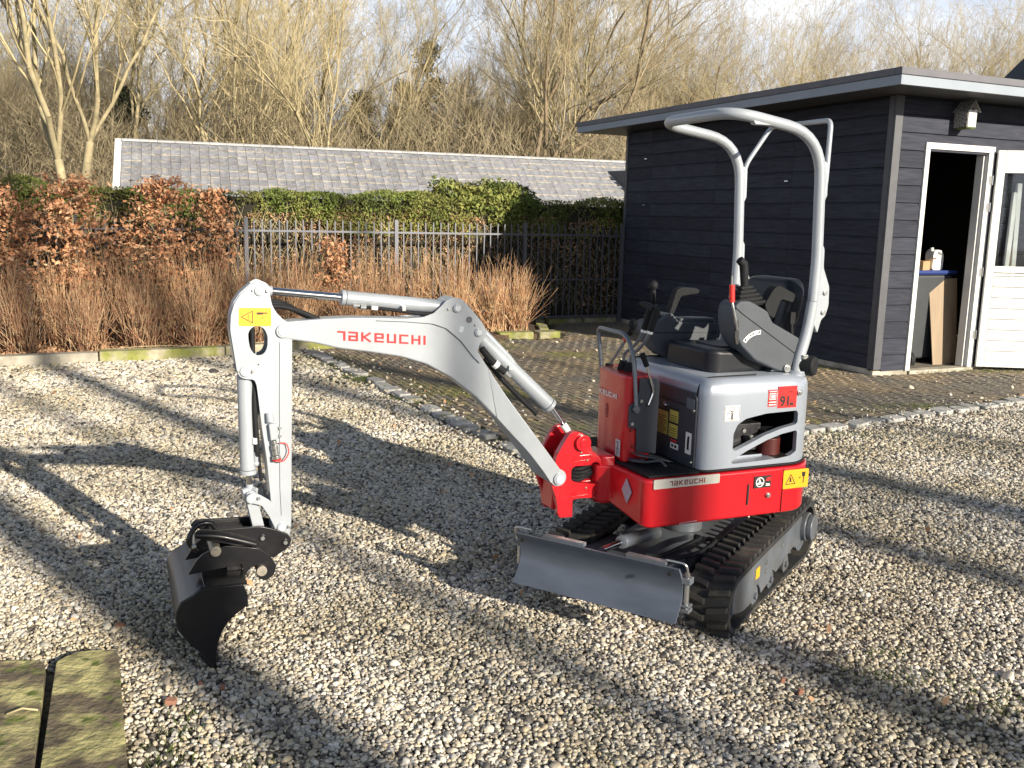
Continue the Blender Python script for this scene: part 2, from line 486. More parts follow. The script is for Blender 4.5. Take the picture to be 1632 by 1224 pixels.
def leaf_mesh(name, C, size, rng, aspect=0.5, up=0.0, curl=True):
    """leaf shaped quads (diamonds) at points C"""
    n = len(C)
    a = rng.normal(size=(n, 3)); a[:, 2] += up
    a /= np.linalg.norm(a, axis=1, keepdims=True)
    b = np.cross(a, rng.normal(size=(n, 3))); b /= np.linalg.norm(b, axis=1, keepdims=True)
    s = size * rng.uniform(0.6, 1.3, size=(n, 1))
    c = np.cross(a, b) * s * 0.12
    V = np.stack([C - a * s * .5, C + b * s * aspect * .5 + c, C + a * s * .5, C - b * s * aspect * .5 + c], axis=1).reshape(-1, 3)
    F = np.arange(4 * n).reshape(-1, 4)
    return fast_mesh(name, V, F)

def tag(o, label=None, cat=None, group=None, kind=None):
    if label: o['label'] = label
    if cat: o['category'] = cat
    if group: o['group'] = group
    if kind: o['kind'] = kind
    return o

def empty(name, loc, rz=0):
    o = D.objects.new(name, None)
    COL.objects.link(o)
    o.location = loc
    o.rotation_euler = (0, 0, rz)
    o.empty_display_size = 0.1
    return o

# lettering ------------------------------------------------------------
LOGO = {'T': ([[(0, .9), (.58, .9), (.58, 0)]], .78), 'A': ([[(0, .9), (.7, .9), (.7, 0)], [(.6, .5), (.1, .5), (.1, .1), (.6, .1)]], .92),
        'K': ([[(.1, 1), (.1, 0)], [(.8, .98), (.24, .5), (.8, .02)]], .98), 'E': ([[(.8, .1), (.1, .1), (.1, .9), (.7, .9), (.7, .5), (.2, .5)]], .92),
        'U': ([[(.1, 1), (.1, .1), (.7, .1), (.7, 1)]], .92), 'C': ([[(.8, .9), (.1, .9), (.1, .1), (.8, .1)]], .92),
        'H': ([[(.1, 1), (.1, 0)], [(.7, 1), (.7, 0)], [(.2, .5), (.6, .5)]], .92), 'I': ([[(.1, 1), (.1, 0)]], .3)}
def logo_2d(word, t=0.19):
    V, F = [], []
    x = 0
    for ch in word:
        lines, adv = LOGO[ch]
        for ln in lines:
            P = [Vector(p) for p in ln]
            k = len(V)
            for i, p in enumerate(P):
                if i == 0: n = (P[1] - p).normalized(); n = Vector((-n.y, n.x)); m = 1
                elif i == len(P) - 1: n = (p - P[i - 1]).normalized(); n = Vector((-n.y, n.x)); m = 1
                else:
                    n1 = (p - P[i - 1]).normalized(); n2 = (P[i + 1] - p).normalized()
                    n1 = Vector((-n1.y, n1.x)); n2 = Vector((-n2.y, n2.x))
                    n = (n1 + n2).normalized(); m = 1 / max(0.4, n.dot(n1))
                for sg in (1, -1):
                    q = p + n * m * sg * t / 2
                    V.append((q.x + x, q.y))
            for i in range(len(P) - 1):
                F.append((k + 2 * i, k + 2 * i + 1, k + 2 * i + 3, k + 2 * i + 2))
        x += adv + 0.13
    W = x - 0.13
    return [(a / W, b) for a, b in V], F
def text_2d(s):
    cu = D.curves.new('txt', 'FONT')
    cu.body = s
    cu.size = 1
    cu.offset = 0.035
    o = D.objects.new('txt', cu)
    COL.objects.link(o)
    dg = bpy.context.evaluated_depsgraph_get()
    me = D.meshes.new_from_object(o.evaluated_get(dg))
    V = [(v.co.x, v.co.y) for v in me.vertices]; F = [tuple(p.vertices) for p in me.polygons]
    D.objects.remove(o); D.meshes.remove(me)
    x0 = min(v[0] for v in V); x1 = max(v[0] for v in V); y0 = min(v[1] for v in V); y1 = max(v[1] for v in V)
    return [((a - x0) / (x1 - x0), (b - y0) / (y1 - y0)) for a, b in V], F
def lettering(name, VF, fn, m, parent, label=None):
    V, F = VF
    me = D.meshes.new(name)
    me.from_pydata([fn(a, b) for a, b in V], [], F)
    o = link(name, me, m, parent)
    if label: o['label'] = label
    return o
SHADE = [(7.42, 12, 16, 6, .30, 0), (5.80, 14, 16, 6, .95, 1), (4.75, 18, 16, 6, .9, 2), (3.08, 12, 16, 6, .8, 3), (2.38, 14, 15, 6, .45, .7), (1.47, 9, 15, 6, .85, 1.7), (5.2, 30, 13, 4, .6, .5), (6.6, 33, 12, 2, .45, .5), (1.9, 40, 12, 4, .4, 1.5)]

# ================================================================== THE SETTING
rng = np.random.default_rng(7)
random.seed(5)
TH = 0.425
SV = Vector((math.cos(TH), math.sin(TH), 0))      # along the shed front, to the right
SU = Vector((-math.sin(TH), math.cos(TH), 0))     # away from the camera, along the shed's left wall

# far ground, gravel yard, paving, bed ---------------------------------
g = G().add([(-260, -60, -0.12), (260, -60, -0.12), (260, 420, -0.12), (-260, 420, -0.12)], [(0, 1, 2, 3)])
tag(g.build('ground', M['field']), kind='structure')
M['gravelbase'] = mat('gravel_fines', (0.16, 0.135, 0.10), 0.95, 0.0, var=0.6, vscale=55, bump=1.0, bscale=80, bdist=0.012, col2=(0.055, 0.048, 0.036), mix_scale=1.3, mix_pos=(0.48, 0.62))
g = G().add([(-9, -3, -0.004), (9, -3, -0.004), (9, 16, -0.004), (-9, 16, -0.004)], [(0, 1, 2, 3)])
tag(g.build('gravel_yard', M['gravelbase']), kind='structure')

K0 = Vector((0.25, 5.95, 0))                       # corner of the paving behind the digger
KL = Vector((-2.40, 10.95, 0))
KR = Vector((7.5, 10.35, 0))
pav_poly = [(K0.x, K0.y), (KR.x, KR.y), (9.0, 16.0), (1.75, 15.0), (0.50, 14.42), (0.62, 12.66), (-0.3, 12.35), (-1.03, 12.0), (KL.x + .35, KL.y + .42), (KL.x, KL.y)]
g = G().add([(x, y, 0.0) for x, y in pav_poly], [tuple(range(len(pav_poly)))])
paving = tag(g.build('brick_paving', M['joint']), kind='structure')

def inside(x, y, poly):
    c = False
    j = len(poly) - 1
    for i in range(len(poly)):
        xi, yi = poly[i]; xj, yj = poly[j]
        if (yi > y) != (yj > y) and x < (xj - xi) * (y - yi) / (yj - yi) + xi:
            c = not c
        j = i
    return c
C0 = Vector((3.874, 9.987, 0))                     # near left corner of the shed
def in_shed(x, y, m=0.0):
    d = Vector((x, y, 0)) - C0
    return -m < d.dot(SU) < 6 and -m < d.dot(SV) < 9

# bricks: long side along SU, courses stepping along SV
bl, bw, bh = 0.205, 0.062, 0.05
bricks = []
for j in range(-60, 140):
    off = 0.5 * bl * (j % 2) + random.uniform(-.01, .01)
    for i in range(-5, 50):
        c = K0 + SV * (j * bw) + SU * (i * bl + off)
        wob = 0.012 * math.sin(c.x * 1.7 + c.y * 0.9) + 0.008 * math.sin(c.y * 3.1)
        if inside(c.x, c.y, pav_poly) and not in_shed(c.x, c.y, -0.02):
            # stay clear of the edges
            if all(inside(c.x + dx, c.y + dy, pav_poly) for dx, dy in ((.09, 0), (-.09, 0), (0, .07), (0, -.07))):
                bricks.append((c, wob))
def dist_key(t):
    return (t[0] - Vector((0, 0, 0))).length
vis = [b for b in bricks if abs(b[0].x) < b[0].y * 0.58 and not (-.15 < b[0].x - .25 < 0.9 and b[0].y < 7.2)]
vis.sort(key=dist_key)
single = set(id(b) for b in vis[:290])
bpr = []
for k in range(6):
    l, w, h = bl * .5 - .004, bw * .5 - .0035, bh * .5
    q = G()
    ch = .004
    jx = [random.uniform(-.002, .002) for _ in range(8)]
    v = [(-l, -w, -h), (l, -w, -h), (l, w, -h), (-l, w, -h), (-l + jx[0], -w + jx[1], h - ch), (l + jx[2], -w, h - ch), (l, w + jx[3], h - ch), (-l, w, h - ch),
         (-l + ch * 2, -w + ch, h), (l - ch * 2, -w + ch, h + jx[4]), (l - ch * 2, w - ch, h + jx[5]), (-l + ch * 2, w - ch, h)]
    q.add(v, [(0, 1, 5, 4), (1, 2, 6, 5), (2, 3, 7, 6), (3, 0, 4, 7), (4, 5, 9, 8), (5, 6, 10, 9), (6, 7, 11, 10), (7, 4, 8, 11), (8, 9, 10, 11)])
    me = q.mesh('brick'); me.materials.append(M['brick']); bpr.append(me)
allb = G()
for b in bricks:
    c, wob = b
    ang = TH + math.pi / 2 + random.gauss(0, .02)
    z = -bh / 2 + .016 + wob * .5 + random.gauss(0, .0018)
    if id(b) in single:
        o = D.objects.new('brick', random.choice(bpr))
        COL.objects.link(o)
        o.parent = paving
        o.location = (c.x, c.y, z)
        o.rotation_euler = (random.gauss(0, .02), random.gauss(0, .02), ang)
    else:
        me = random.choice(bpr)
        mt = Matrix.Translation((c.x, c.y, z)) @ Matrix.Rotation(ang, 4, 'Z') @ Matrix.Rotation(random.gauss(0, .02), 4, 'X')
        allb.add([mt @ v.co for v in me.vertices], [tuple(p.vertices) for p in me.polygons])
tag(allb.build('far_bricks', M['brick'], paving), kind='stuff')

# granite setts along the paving edge
def sett(c, dirv, l, w):
    n = 8
    pts = rounded([(-l / 2, -w / 2), (l / 2, -w / 2 * random.uniform(.8, 1)), (l / 2 * random.uniform(.85, 1), w / 2), (-l / 2 * random.uniform(.85, 1), w / 2 * random.uniform(.85, 1))], .045, 2)
    q = G().prism(pts, -.05, .030, 'z')
    o = q.build('granite_sett', M['cobble'], paving, bevel=.010, bseg=2)
    o.location = c
    o.rotation_euler = (random.gauss(0, .03), random.gauss(0, .03), math.atan2(dirv.y, dirv.x) + random.gauss(0, .06))
for A, B in ((K0, KL), (K0, KR)):
    d = (B - A); Ln = d.length; d.normalize()
    nrm = Vector((-d.y, d.x, 0)) * (1 if A is B else 1)
    s = .10
    while s < Ln - .1:
        l = random.uniform(.17, .26)
        gap = A is K0 and B is KL and random.random() < .22
        if not gap:
            sett(A + d * (s + l / 2) + Vector((random.gauss(0, .012), random.gauss(0, .012), random.uniform(-.004, .008))), d, l, random.uniform(.13, .17))
        s += l + .02

# planting bed and kerbs
bed = [(-9.5, 7.55), (-5.2, 9.42), (-3.15, 10.52), (-2.1, 11.38), (-1.03, 12.05), (-.3, 12.36), (0.40, 12.72), (0.30, 13.6), (.45, 14.40), (1.75, 15.02), (1.2, 16.5), (-10, 13)]
nb = len(bed)
g = G().add([(x, y, .06) for x, y in bed] + [(x, y, -.05) for x, y in bed], [tuple(range(nb))] + [(i, nb + i, nb + (i + 1) % nb, (i + 1) % nb) for i in range(nb)])
soil = tag(g.build('planting_bed', M['soil']), kind='structure')
kl = [(-9.6, 7.50), (-6.2, 8.85), (-5.28, 9.32), (-4.36, 9.80), (-3.22, 10.44), (-2.62, 10.88), (-2.08, 11.38), (-1.55, 11.76), (-1.0, 12.05), (-.4, 12.33)]
for i in range(len(kl) - 1):
    a, b = Vector((*kl[i], 0)), Vector((*kl[i + 1], 0))
    d = (b - a).normalized(); n = Vector((-d.y, d.x, 0)); m = (a + b) / 2 + n * .07
    q = G().obox((0, 0, 0), ((b - a).length / 2 - .006, 0, 0), (0, .075, 0), (0, 0, .1))
    for kk in range(len(q.v)):
        pass
    o = q.build('kerb_stone', M['concrete'] if i in (1, 2) else M['mosskerb'], soil, bevel=.012, bseg=2)
    o.location = m + Vector((0, 0, .01 + random.uniform(-.004, .004)))
    o.rotation_euler = (random.gauss(0, .01), random.gauss(0, .006), math.atan2(d.y, d.x))
# low stones at the right end of the bed
for px, py, l, w, r in ((.02, 12.62, .5, .2, .35), (.46, 12.80, .34, .22, .5), (.42, 13.35, .55, .14, 1.6), (.40, 13.95, .55, .14, 1.55), (.78, 14.50, .6, .14, .44), (1.36, 14.78, .6, .14, .44), (.30, 14.35, .3, .2, .2)):
    q = G().prism(rounded([(-l / 2, -w / 2), (l / 2, -w / 2), (l / 2, w / 2), (-l / 2, w / 2)], .04, 2), -.05, .09, 'z')
    o = q.build('edge_stone', M['mosskerb'], soil, bevel=.015, bseg=2)
    o.location = (px, py, 0); o.rotation_euler = (0, 0, r)

# mossy slabs in the foreground corner
slabs = [([(-2.35, 3.02), (-1.62, 3.06), (-1.585, 3.02), (-1.272, 2.30), (-1.15, 2.0), (-2.2, 1.8)], 'cracked mossy stone slab cut off by the bottom left corner, left of the dark joint'),
         ([(-1.565, 3.055), (-1.53, 3.13), (-1.42, 3.155), (-1.375, 3.12), (-1.05, 2.40), (-.92, 2.1), (-1.13, 2.0), (-1.256, 2.30)], 'mossy stone slab with a straight right edge beside the gravel, right of the dark joint')]
for pts, lab in slabs:
    me = plate_holes([(x, y) for x, y in rounded(pts, .02, 2)], [], -.05, .045)
    q = G()
    q.v = [(v.co.x, v.co.z, v.co.y) for v in me.vertices]; q.f = [tuple(p.vertices)[::-1] for p in me.polygons]; q.m = [0] * len(q.f)
    o = q.build('stone_slab', M['mossslab'], bevel=.012, bseg=3)
    tag(o, lab, 'stone slab', 'mossy slabs at the edge of the gravel')

# ------------------------------------------------------------------ gravel (one mass of pebbles)
def pebble_field():
    pts, size = [], []
    bands = [(1.9, 4.2, .0114, .0075), (4.2, 6.2, .0135, .0086), (6.2, 8.6, .0172, .0107), (8.6, 12.4, .0235, .0145)]
    for y0, y1, sp, rr in bands:
        xs = np.arange(-7.2, 7.6, sp); ys = np.arange(y0, y1, sp)
        X, Y = np.meshgrid(xs, ys)
        X = X.ravel() + rng.uniform(-.6, .6, X.size) * sp; Y = Y.ravel() + rng.uniform(-.6, .6, Y.size) * sp
        k = np.abs(X) < Y * .60 + .55
        X, Y = X[k], Y[k]
        pts.append(np.stack([X, Y], 1)); size.append(np.full(len(X), rr))
    P = np.concatenate(pts); S = np.concatenate(size)
    x, y = P[:, 0], P[:, 1]
    # clear of paving and bed, a few strays on the bricks
    dl = (KL - K0).normalized(); dr = (KR - K0).normalized()
    right_of_left = (x - K0.x) * dl.y - (y - K0.y) * dl.x      # >0: to the right of the left edge
    above_right = -(x - K0.x) * dr.y + (y - K0.y) * dr.x
    depth = np.minimum(right_of_left, above_right)
    pav = depth > -0.10
    stray = rng.random(len(x)) < np.clip(.10 * np.exp(-np.maximum(depth, 0) / .16) + .0014, 0, 1)
    keep = ~pav | stray
    # bed edge line
    kx = np.array([p[0] for p in kl]); ky = np.array([p[1] for p in kl])
    keep &= ~((x < -.4) & (y > np.interp(x, kx, ky) - .01))
    keep &= ~((x >= -.4) & (y > 12.3))
    for pl, _ in slabs:
        cx = np.array([p[0] for p in pl]); cy = np.array([p[1] for p in pl])
        ins = np.zeros(len(x), bool); j = len(pl) - 1
        for i in range(len(pl)):
            cond = ((cy[i] > y) != (cy[j] > y)) & (x < (cx[j] - cx[i]) * (y - cy[i]) / (cy[j] - cy[i]) + cx[i])
            ins ^= cond; j = i
        keep &= ~ins
    keep &= ~((x < -1.2) & (x > -1.64) & (y < 3.06) & (np.abs((x + 1.575) - (3.04 - y) * .427) < .03))
    # thin patches where soil and moss show
    thin = np.zeros(len(x))
    for cx, cy, sx, sy, am in ((-1.02, 2.55, .12, .35, .75), (-.75, 2.45, .2, .16, .5), (1.7, 2.9, .35, .25, .5), (1.35, 3.9, .25, .12, .35), (-1.6, 9.1, .5, .45, .8), (-.5, 7.3, .35, .8, .45), (.15, 2.35, .12, .1, .5),
                                (1.2, 2.5, .3, .2, .45), (2.2, 6.9, .5, .2, .5), (-.6, 3.3, .12, .3, .25), (-2.4, 10.3, .5, .35, .6), (3.4, 7.6, .9, .25, .5), (-1.1, 7.9, .35, .7, .4), (1.6, 6.6, .4, .3, .45), (2.0, 3.5, .5, .3, .3)):
        thin = np.maximum(thin, am * np.exp(-((x - cx) / sx) ** 2 - ((y - cy) / sy) ** 2))
    keep &= rng.random(len(x)) > thin
    P, S, depth, pav = P[keep], S[keep], depth[keep], pav[keep]
    z = rng.uniform(-.004, .006, len(P)) + np.where(pav, .020, 0) + .006 * np.sin(P[:, 0] * 3.1 + 1) * np.sin(P[:, 1] * 2.3)
    for pl, _ in slabs: pass
    on_slab = (P[:, 0] < -1.0) & (P[:, 1] < 3.16)
    V = np.column_stack([P, z])
    me = D.meshes.new('gravel')
    me.vertices.add(len(V)); me.vertices.foreach_set('co', V.astype(np.float32).ravel())
    a = me.attributes.new('rot', 'FLOAT_VECTOR', 'POINT'); a.data.foreach_set('vector', (rng.normal(0, .45, (len(V), 3)) * np.array([1, 1, 9])).astype(np.float32).ravel())
    sc = S[:, None] * rng.lognormal(0, .27, (len(V), 1)) * rng.uniform(.75, 1.25, (len(V), 3)) * np.array([1.08, .92, .68])
    a = me.attributes.new('siz', 'FLOAT_VECTOR', 'POINT'); a.data.foreach_set('vector', sc.astype(np.float32).ravel())
    a = me.attributes.new('tone', 'FLOAT', 'POINT'); a.data.foreach_set('value', rng.random(len(V)).astype(np.float32))
    me.update()
    o = D.objects.new('gravel', me)
    COL.objects.link(o)
    # pebble material: warm whites, greys, tans and a few dark stones
    m = D.materials.new('pebbles'); m.use_nodes = True
    t = m.node_tree; b = t.nodes['Principled BSDF']; lk = t.links.new
    at = t.nodes.new('ShaderNodeAttribute'); at.attribute_type = 'INSTANCER'; at.attribute_name = 'tone'
    cr = t.nodes.new('ShaderNodeValToRGB'); cr.color_ramp.interpolation = 'LINEAR'
    el = cr.color_ramp.elements
    cols = [(0, (.05, .045, .04)), (.10, (.14, .13, .12)), (.20, (.31, .275, .23)), (.34, (.49, .435, .35)), (.46, (.54, .45, .315)), (.60, (.60, .55, .455)), (.80, (.70, .645, .54)), (.88, (.35, .345, .34)), (1, (.80, .76, .69))]
    el[0].position = 0; el[0].color = (*cols[0][1], 1); el[1].position = 1; el[1].color = (*cols[-1][1], 1)
    for p, c in cols[1:-1]:
        e = el.new(p); e.color = (*c, 1)
    lk(at.outputs['Fac'], cr.inputs['Fac'])
    gm = t.nodes.new('ShaderNodeNewGeometry')
    ns = t.nodes.new('ShaderNodeTexNoise'); ns.inputs['Scale'].default_value = 1.1; ns.inputs['Detail'].default_value = 6
    lk(gm.outputs['Position'], ns.inputs['Vector'])
    mr = t.nodes.new('ShaderNodeMapRange'); mr.inputs['From Min'].default_value = .42; mr.inputs['From Max'].default_value = .62
    lk(ns.outputs['Fac'], mr.inputs['Value'])
    mx = t.nodes.new('ShaderNodeMix'); mx.data_type = 'RGBA'; mx.blend_type = 'MULTIPLY'
    mx.inputs['B'].default_value = (.74, .72, .64, 1)
    lk(cr.outputs['Color'], mx.inputs['A']); lk(mr.outputs[0], mx.inputs['Factor'])
    lk(mx.outputs['Result'], b.inputs['Base Color'])
    b.inputs['Roughness'].default_value = .62
    # geometry nodes
    ng = D.node_groups.new('pebble_scatter', 'GeometryNodeTree')
    ng.interface.new_socket('Geometry', in_out='INPUT', socket_type='NodeSocketGeometry')
    ng.interface.new_socket('Geometry', in_out='OUTPUT', socket_type='NodeSocketGeometry')
    N = ng.nodes.new; lk = ng.links.new
    gi, go = N('NodeGroupInput'), N('NodeGroupOutput')
    ins = N('GeometryNodeInstanceOnPoints')
    j = N('GeometryNodeGeometryToInstance')
    for k in range(4):
        ic = N('GeometryNodeMeshIcoSphere'); ic.inputs['Radius'].default_value = 1.0; ic.inputs['Subdivisions'].default_value = 2
        pos = N('GeometryNodeInputPosition'); nn = N('ShaderNodeTexNoise'); nn.noise_dimensions = '4D'; nn.inputs['Scale'].default_value = .9; nn.inputs['W'].default_value = 3.7 * k; nn.inputs['Detail'].default_value = 1
        lk(pos.outputs[0], nn.inputs['Vector'])
        sb = N('ShaderNodeVectorMath'); sb.operation = 'SUBTRACT'; sb.inputs[1].default_value = (.5, .5, .5); lk(nn.outputs['Color'], sb.inputs[0])
        ml = N('ShaderNodeVectorMath'); ml.operation = 'SCALE'; ml.inputs['Scale'].default_value = 0.95; lk(sb.outputs[0], ml.inputs[0])
        sp = N('GeometryNodeSetPosition'); lk(ic.outputs['Mesh'], sp.inputs['Geometry']); lk(ml.outputs[0], sp.inputs['Offset'])
        ss = N('GeometryNodeSetShadeSmooth'); lk(sp.outputs[0], ss.inputs[0])
        sm = N('GeometryNodeSetMaterial'); sm.inputs['Material'].default_value = m; lk(ss.outputs[0], sm.inputs['Geometry'])
        lk(sm.outputs[0], j.inputs[0])
    lk(gi.outputs[0], ins.inputs['Points']); lk(j.outputs[0], ins.inputs['Instance'])
    ins.inputs['Pick Instance'].default_value = True
    na = N('GeometryNodeInputNamedAttribute'); na.data_type = 'FLOAT_VECTOR'; na.inputs['Name'].default_value = 'rot'
    er = N('FunctionNodeEulerToRotation'); lk(na.outputs[0], er.inputs[0]); lk(er.outputs[0], ins.inputs['Rotation'])
    nb2 = N('GeometryNodeInputNamedAttribute'); nb2.data_type = 'FLOAT_VECTOR'; nb2.inputs['Name'].default_value = 'siz'
    lk(nb2.outputs[0], ins.inputs['Scale'])
    lk(ins.outputs[0], go.inputs[0])
    md = o.modifiers.new('pebbles', 'NODES'); md.node_group = ng
    tag(o, kind='stuff')
    print('pebbles', len(V))
pebble_field()

# grass and moss tufts
def tufts(name, spots, n_each, h, m):
    S = []
    for cx, cy, sx, sy, z in spots:
        n = int(n_each * sx * sy * 60)
        px = cx + rng.normal(0, sx, n); py = cy + rng.normal(0, sy, n)
        hh = h * rng.uniform(.4, 1.2, n)
        dx = rng.normal(0, .5, n) * hh; dy = rng.normal(0, .5, n) * hh
        for i in range(n):
            S.append((px[i], py[i], z, px[i] + dx[i], py[i] + dy[i], z + hh[i], .0018, .0004))
    o = link(name, seg_mesh(name, S, 3), m)
    tag(o, kind='stuff')
tufts('grass', [(-1.0, 2.55, .05, .16, 0), (-.78, 2.5, .06, .05, 0), (1.72, 2.95, .14, .09, 0), (1.4, 3.15, .12, .06, 0), (-.02, 3.0, .02, .02, 0), (.15, 2.33, .05, .03, 0), (.36, 2.5, .04, .03, 0), (.32, 2.85, .04, .02, 0),
                (-1.55, 9.15, .22, .18, 0), (-1.9, 9.8, .3, .15, 0), (-2.3, 10.5, .35, .1, 0), (-.9, 8.2, .18, .15, 0), (3.3, 10.35, .35, .05, .02), (3.0, 10.9, .12, .3, .02), (4.55, 10.28, .12, .05, .02), (5.3, 10.42, .3, .04, .02), (6.0, 10.7, .4, .05, .02),
                (-1.2, 12.1, .3, .06, .05), (.3, 12.9, .25, .08, .05), (3.7, 8.25, .3, .06, .02), (2.6, 7.1, .3, .06, 0), (1.45, 3.35, .06, .04, 0), (1.05, 2.45, .12, .05, 0), (-.5, 11.6, .4, .1, .02)], 260, .028, M['grass'])

# ================================================================== SHED
shed = empty('garden_shed', C0, TH)                     # local x: along the front, local y: along the left wall
tag(shed, 'black boarded garden shed with a flat overhanging roof and an open white door', 'shed')
DW, DH = 5.28, 2.925
def bd(me_name, a, b, parent=shed, m=M['board'], name='board', bevel=0):
    return G().box(a, b).build(name, m, parent, bevel=bevel)
# core walls (leave the doorway open)
W = 3.9
core = G()
core.box((.03, .14, .06), (.06, DW, DH))
core.box((.03, .03, .06), (.50, .06, DH)).box((1.42, .03, .06), (W, .06, DH)).box((.50, .03, 2.40), (1.42, .06, DH))
core.box((W - .03, .06, .06), (W, DW, DH)).box((.06, DW - .04, .06), (W - .03, DW, DH))
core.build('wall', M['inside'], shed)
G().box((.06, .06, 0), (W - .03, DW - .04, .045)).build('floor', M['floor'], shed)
# plinth
G().box((.0, .01, -.02), (.50, .10, .060)).box((1.50, .01, -.02), (W, .10, .06)).box((.0, .10, -.02), (.08, DW, .075)).build('plinth', M['concrete'], shed)
# boards: a board with a shallow step along its top edge
def board_mesh(l, h, t=.024):
    # profile in (y out, z): runs along x
    pr = [(0, 0), (-t, 0.004), (-t, h - .022), (-t * .45, h - .006), (-t * .45, h), (0, h)]
    return G().prism(pr, 0, l, 'x')
P0z, pitch = .052, .1794
row = 0
z = P0z
RH = pitch
while z < DH - .02:
    h = min(RH - .004, DH - z)
    if h > .04:
        # front boards: outward is local -y
        segs = [(.105, .448)] if z + h < 2.43 else [(.105, W)]
        if z + h < 2.43: segs.append((1.474, W))
        if z < 2.43 < z + h + .001: segs = [(.105, W)]
        for x0, x1 in segs:
            z0 = z; hh = h
            if z < 2.41 < z + h and x0 < 1: pass
            q = board_mesh(x1 - x0, hh)
            q.map(lambda x, y, zz: (x + x0, y + .028 + random.uniform(-.0005, .0005), zz + z0))
            q.build('board', M['board'], shed)
        # left wall boards: outward is local -x
        cuts = [.10, 1.52, 3.02, 4.60, DW]
        for y0, y1 in zip(cuts[:-1], cuts[1:]):
            pr = [(0, 0), (-.024, .004), (-.024, h - .022), (-.011, h - .006), (-.011, h), (0, h)]
            q = G().prism([(a, b) for a, b in pr], y0 + .002, y1 - .002, 'y')
            q.map(lambda x, y, zz: (x + .028 + 0.0, y, zz + z0))
            q.build('board', M['board'], shed)
    z += RH
# corner boards
G().box((-.004, .0, .075), (.10, .026, DH)).build('corner_board', M['trim'], shed, bevel=.003)
G().box((-.006, .027, .075), (.022, .098, DH)).build('corner_board', M['trim'], shed, bevel=.003)
G().box((-.006, DW + .001, .075), (.03, DW + .06, DH)).build('corner_board', M['trim'], shed, bevel=.003)
# roof: slab with dark soffit, pale fascia, zinc edge
RZ = 2.925
OV, OVL = .53, .52
x0, x1, y0, y1 = -OVL, W + .6, -OV, 5.95
G().box((x0 + .02, y0 + .02, RZ + .005), (x1, y1, RZ + .088)).build('roof', M['trim'], shed)
G().box((x0, y0 - .02, RZ), (x1, y0 + .018, RZ + .090)).build('fascia', M['fascia'], shed, bevel=.003)
G().box((x0 - .02, y0 - .022, RZ), (x0 - .001, y1, RZ + .090)).build('fascia', M['fascia'], shed, bevel=.003)
G().box((x0 - .032, y0 - .034, RZ + .092), (x1, y0 + .05, RZ + .160)).box((x0 - .032, y0 + .052, RZ + .092), (x0 + .05, y1, RZ + .160)).build('roof_edge', M['roofedge'], shed, bevel=.005)
G().box((x0 + .05, y0 + .05, RZ + .0895), (x1, y1, RZ + .145)).build('roof_cover', M['roofedge'], shed)
# door frame
DX0, DX1, DZ = .448, 1.474, 2.41
fr = G()
fr.box((DX0, -.014, .05), (DX0 + .062, .075, DZ))
fr.build('door_frame', M['whitewood'], shed, bevel=.003)
G().box((DX0, -.014, DZ + .001), (DX1, .075, DZ + .066)).build('door_frame', M['whitewood'], shed, bevel=.003)
fr = G()
fr.box((DX1 - .085, -.012, .05), (DX1, .035, DZ)).box((DX1 - .112, .036, .05), (DX1 - .02, .13, DZ))
fr.build('door_frame', M['whitewood'], shed, bevel=.003)
G().box((DX0 + .06, -.02, .0), (DX1, .12, .048)).build('threshold', M['concrete'], shed, bevel=.004)
for hz in (.42, 1.12, 1.83, 2.12):
    q = G().box((DX1 - .05, -.021, hz - .045), (DX1 - .018, -.013, hz + .045)).cyl((DX1 - .01, -.025, hz - .05), (DX1 - .01, -.025, hz + .05), .008, 8)
    q.build('hinge', M['zinc'], shed)
# door leaf, swung open against the wall
dl_ang = rad(-5.0) - TH
leaf_o = Vector((DX1 + .005, -.045, 0))
ca, sa = math.cos(dl_ang), math.sin(dl_ang)
def DL(x, y, z):
    return (leaf_o.x + x * ca - y * sa, leaf_o.y + x * sa + y * ca, z)
lw = .96
q = G()
q.box((0, -.02, .06), (.085, .02, 2.44)).box((lw - .085, -.02, .06), (lw, .02, 2.44)).box((.086, -.02, 2.20), (lw - .086, .02, 2.44)).box((.086, -.02, 1.12), (lw - .086, .02, 1.19)).box((.086, -.02, .06), (lw - .086, .02, .12))
door = q.map(DL).build('door', M['whitewood'], shed, bevel=.003)
zz = .124
while zz < 1.11:
    hh = min(.117, 1.116 - zz)
    pr = [(.012, 0), (-.020, 0), (-.020, hh - .014), (-.009, hh - .004), (.012, hh - .004)]
    q = G().prism(pr, .088, lw - .088, 'x').map(lambda x, y, z: DL(x, y, z + zz))
    q.build('panel_board', M['whitewood'], door)
    zz += .12
G().box((.088, -.004, 1.192), (lw - .088, .002, 2.198)).map(DL).build('pane', M['glass'], door)
# contents -------------------------------------------------------------
def SW(x, y, z=0):
    return C0 + SV * x + SU * y + Vector((0, 0, z))
# leaning white battens seen through the door window
for k, (x, tz, lean) in enumerate(((1.70, 2.0, .13), (1.88, 2.10, .0))):
    b0, b1 = SW(x, -.10, .06), SW(x + lean, -.03, tz)
    d = (b1 - b0).normalized(); s = SV - d * SV.dot(d); s.normalize(); w = d.cross(s)
    o = G().obox((b0 + b1) / 2, s * .034, w * .014, d * ((b1 - b0).length / 2)).build('leaning_batten', M['whitewood'], bevel=.002)
    tag(o, ['slanting white batten leaning on the shed wall behind the door window', 'upright white batten leaning on the shed wall behind the door window'][k], 'batten')
hd = G().cyl(SW(1.74, -.12, .06), SW(1.86, -.04, 1.45), .014, 8).build('broom_handle', M['plywood'], smooth=rad(40))
tag(hd, 'thin wooden tool handle leaning behind the door window', 'tool handle')
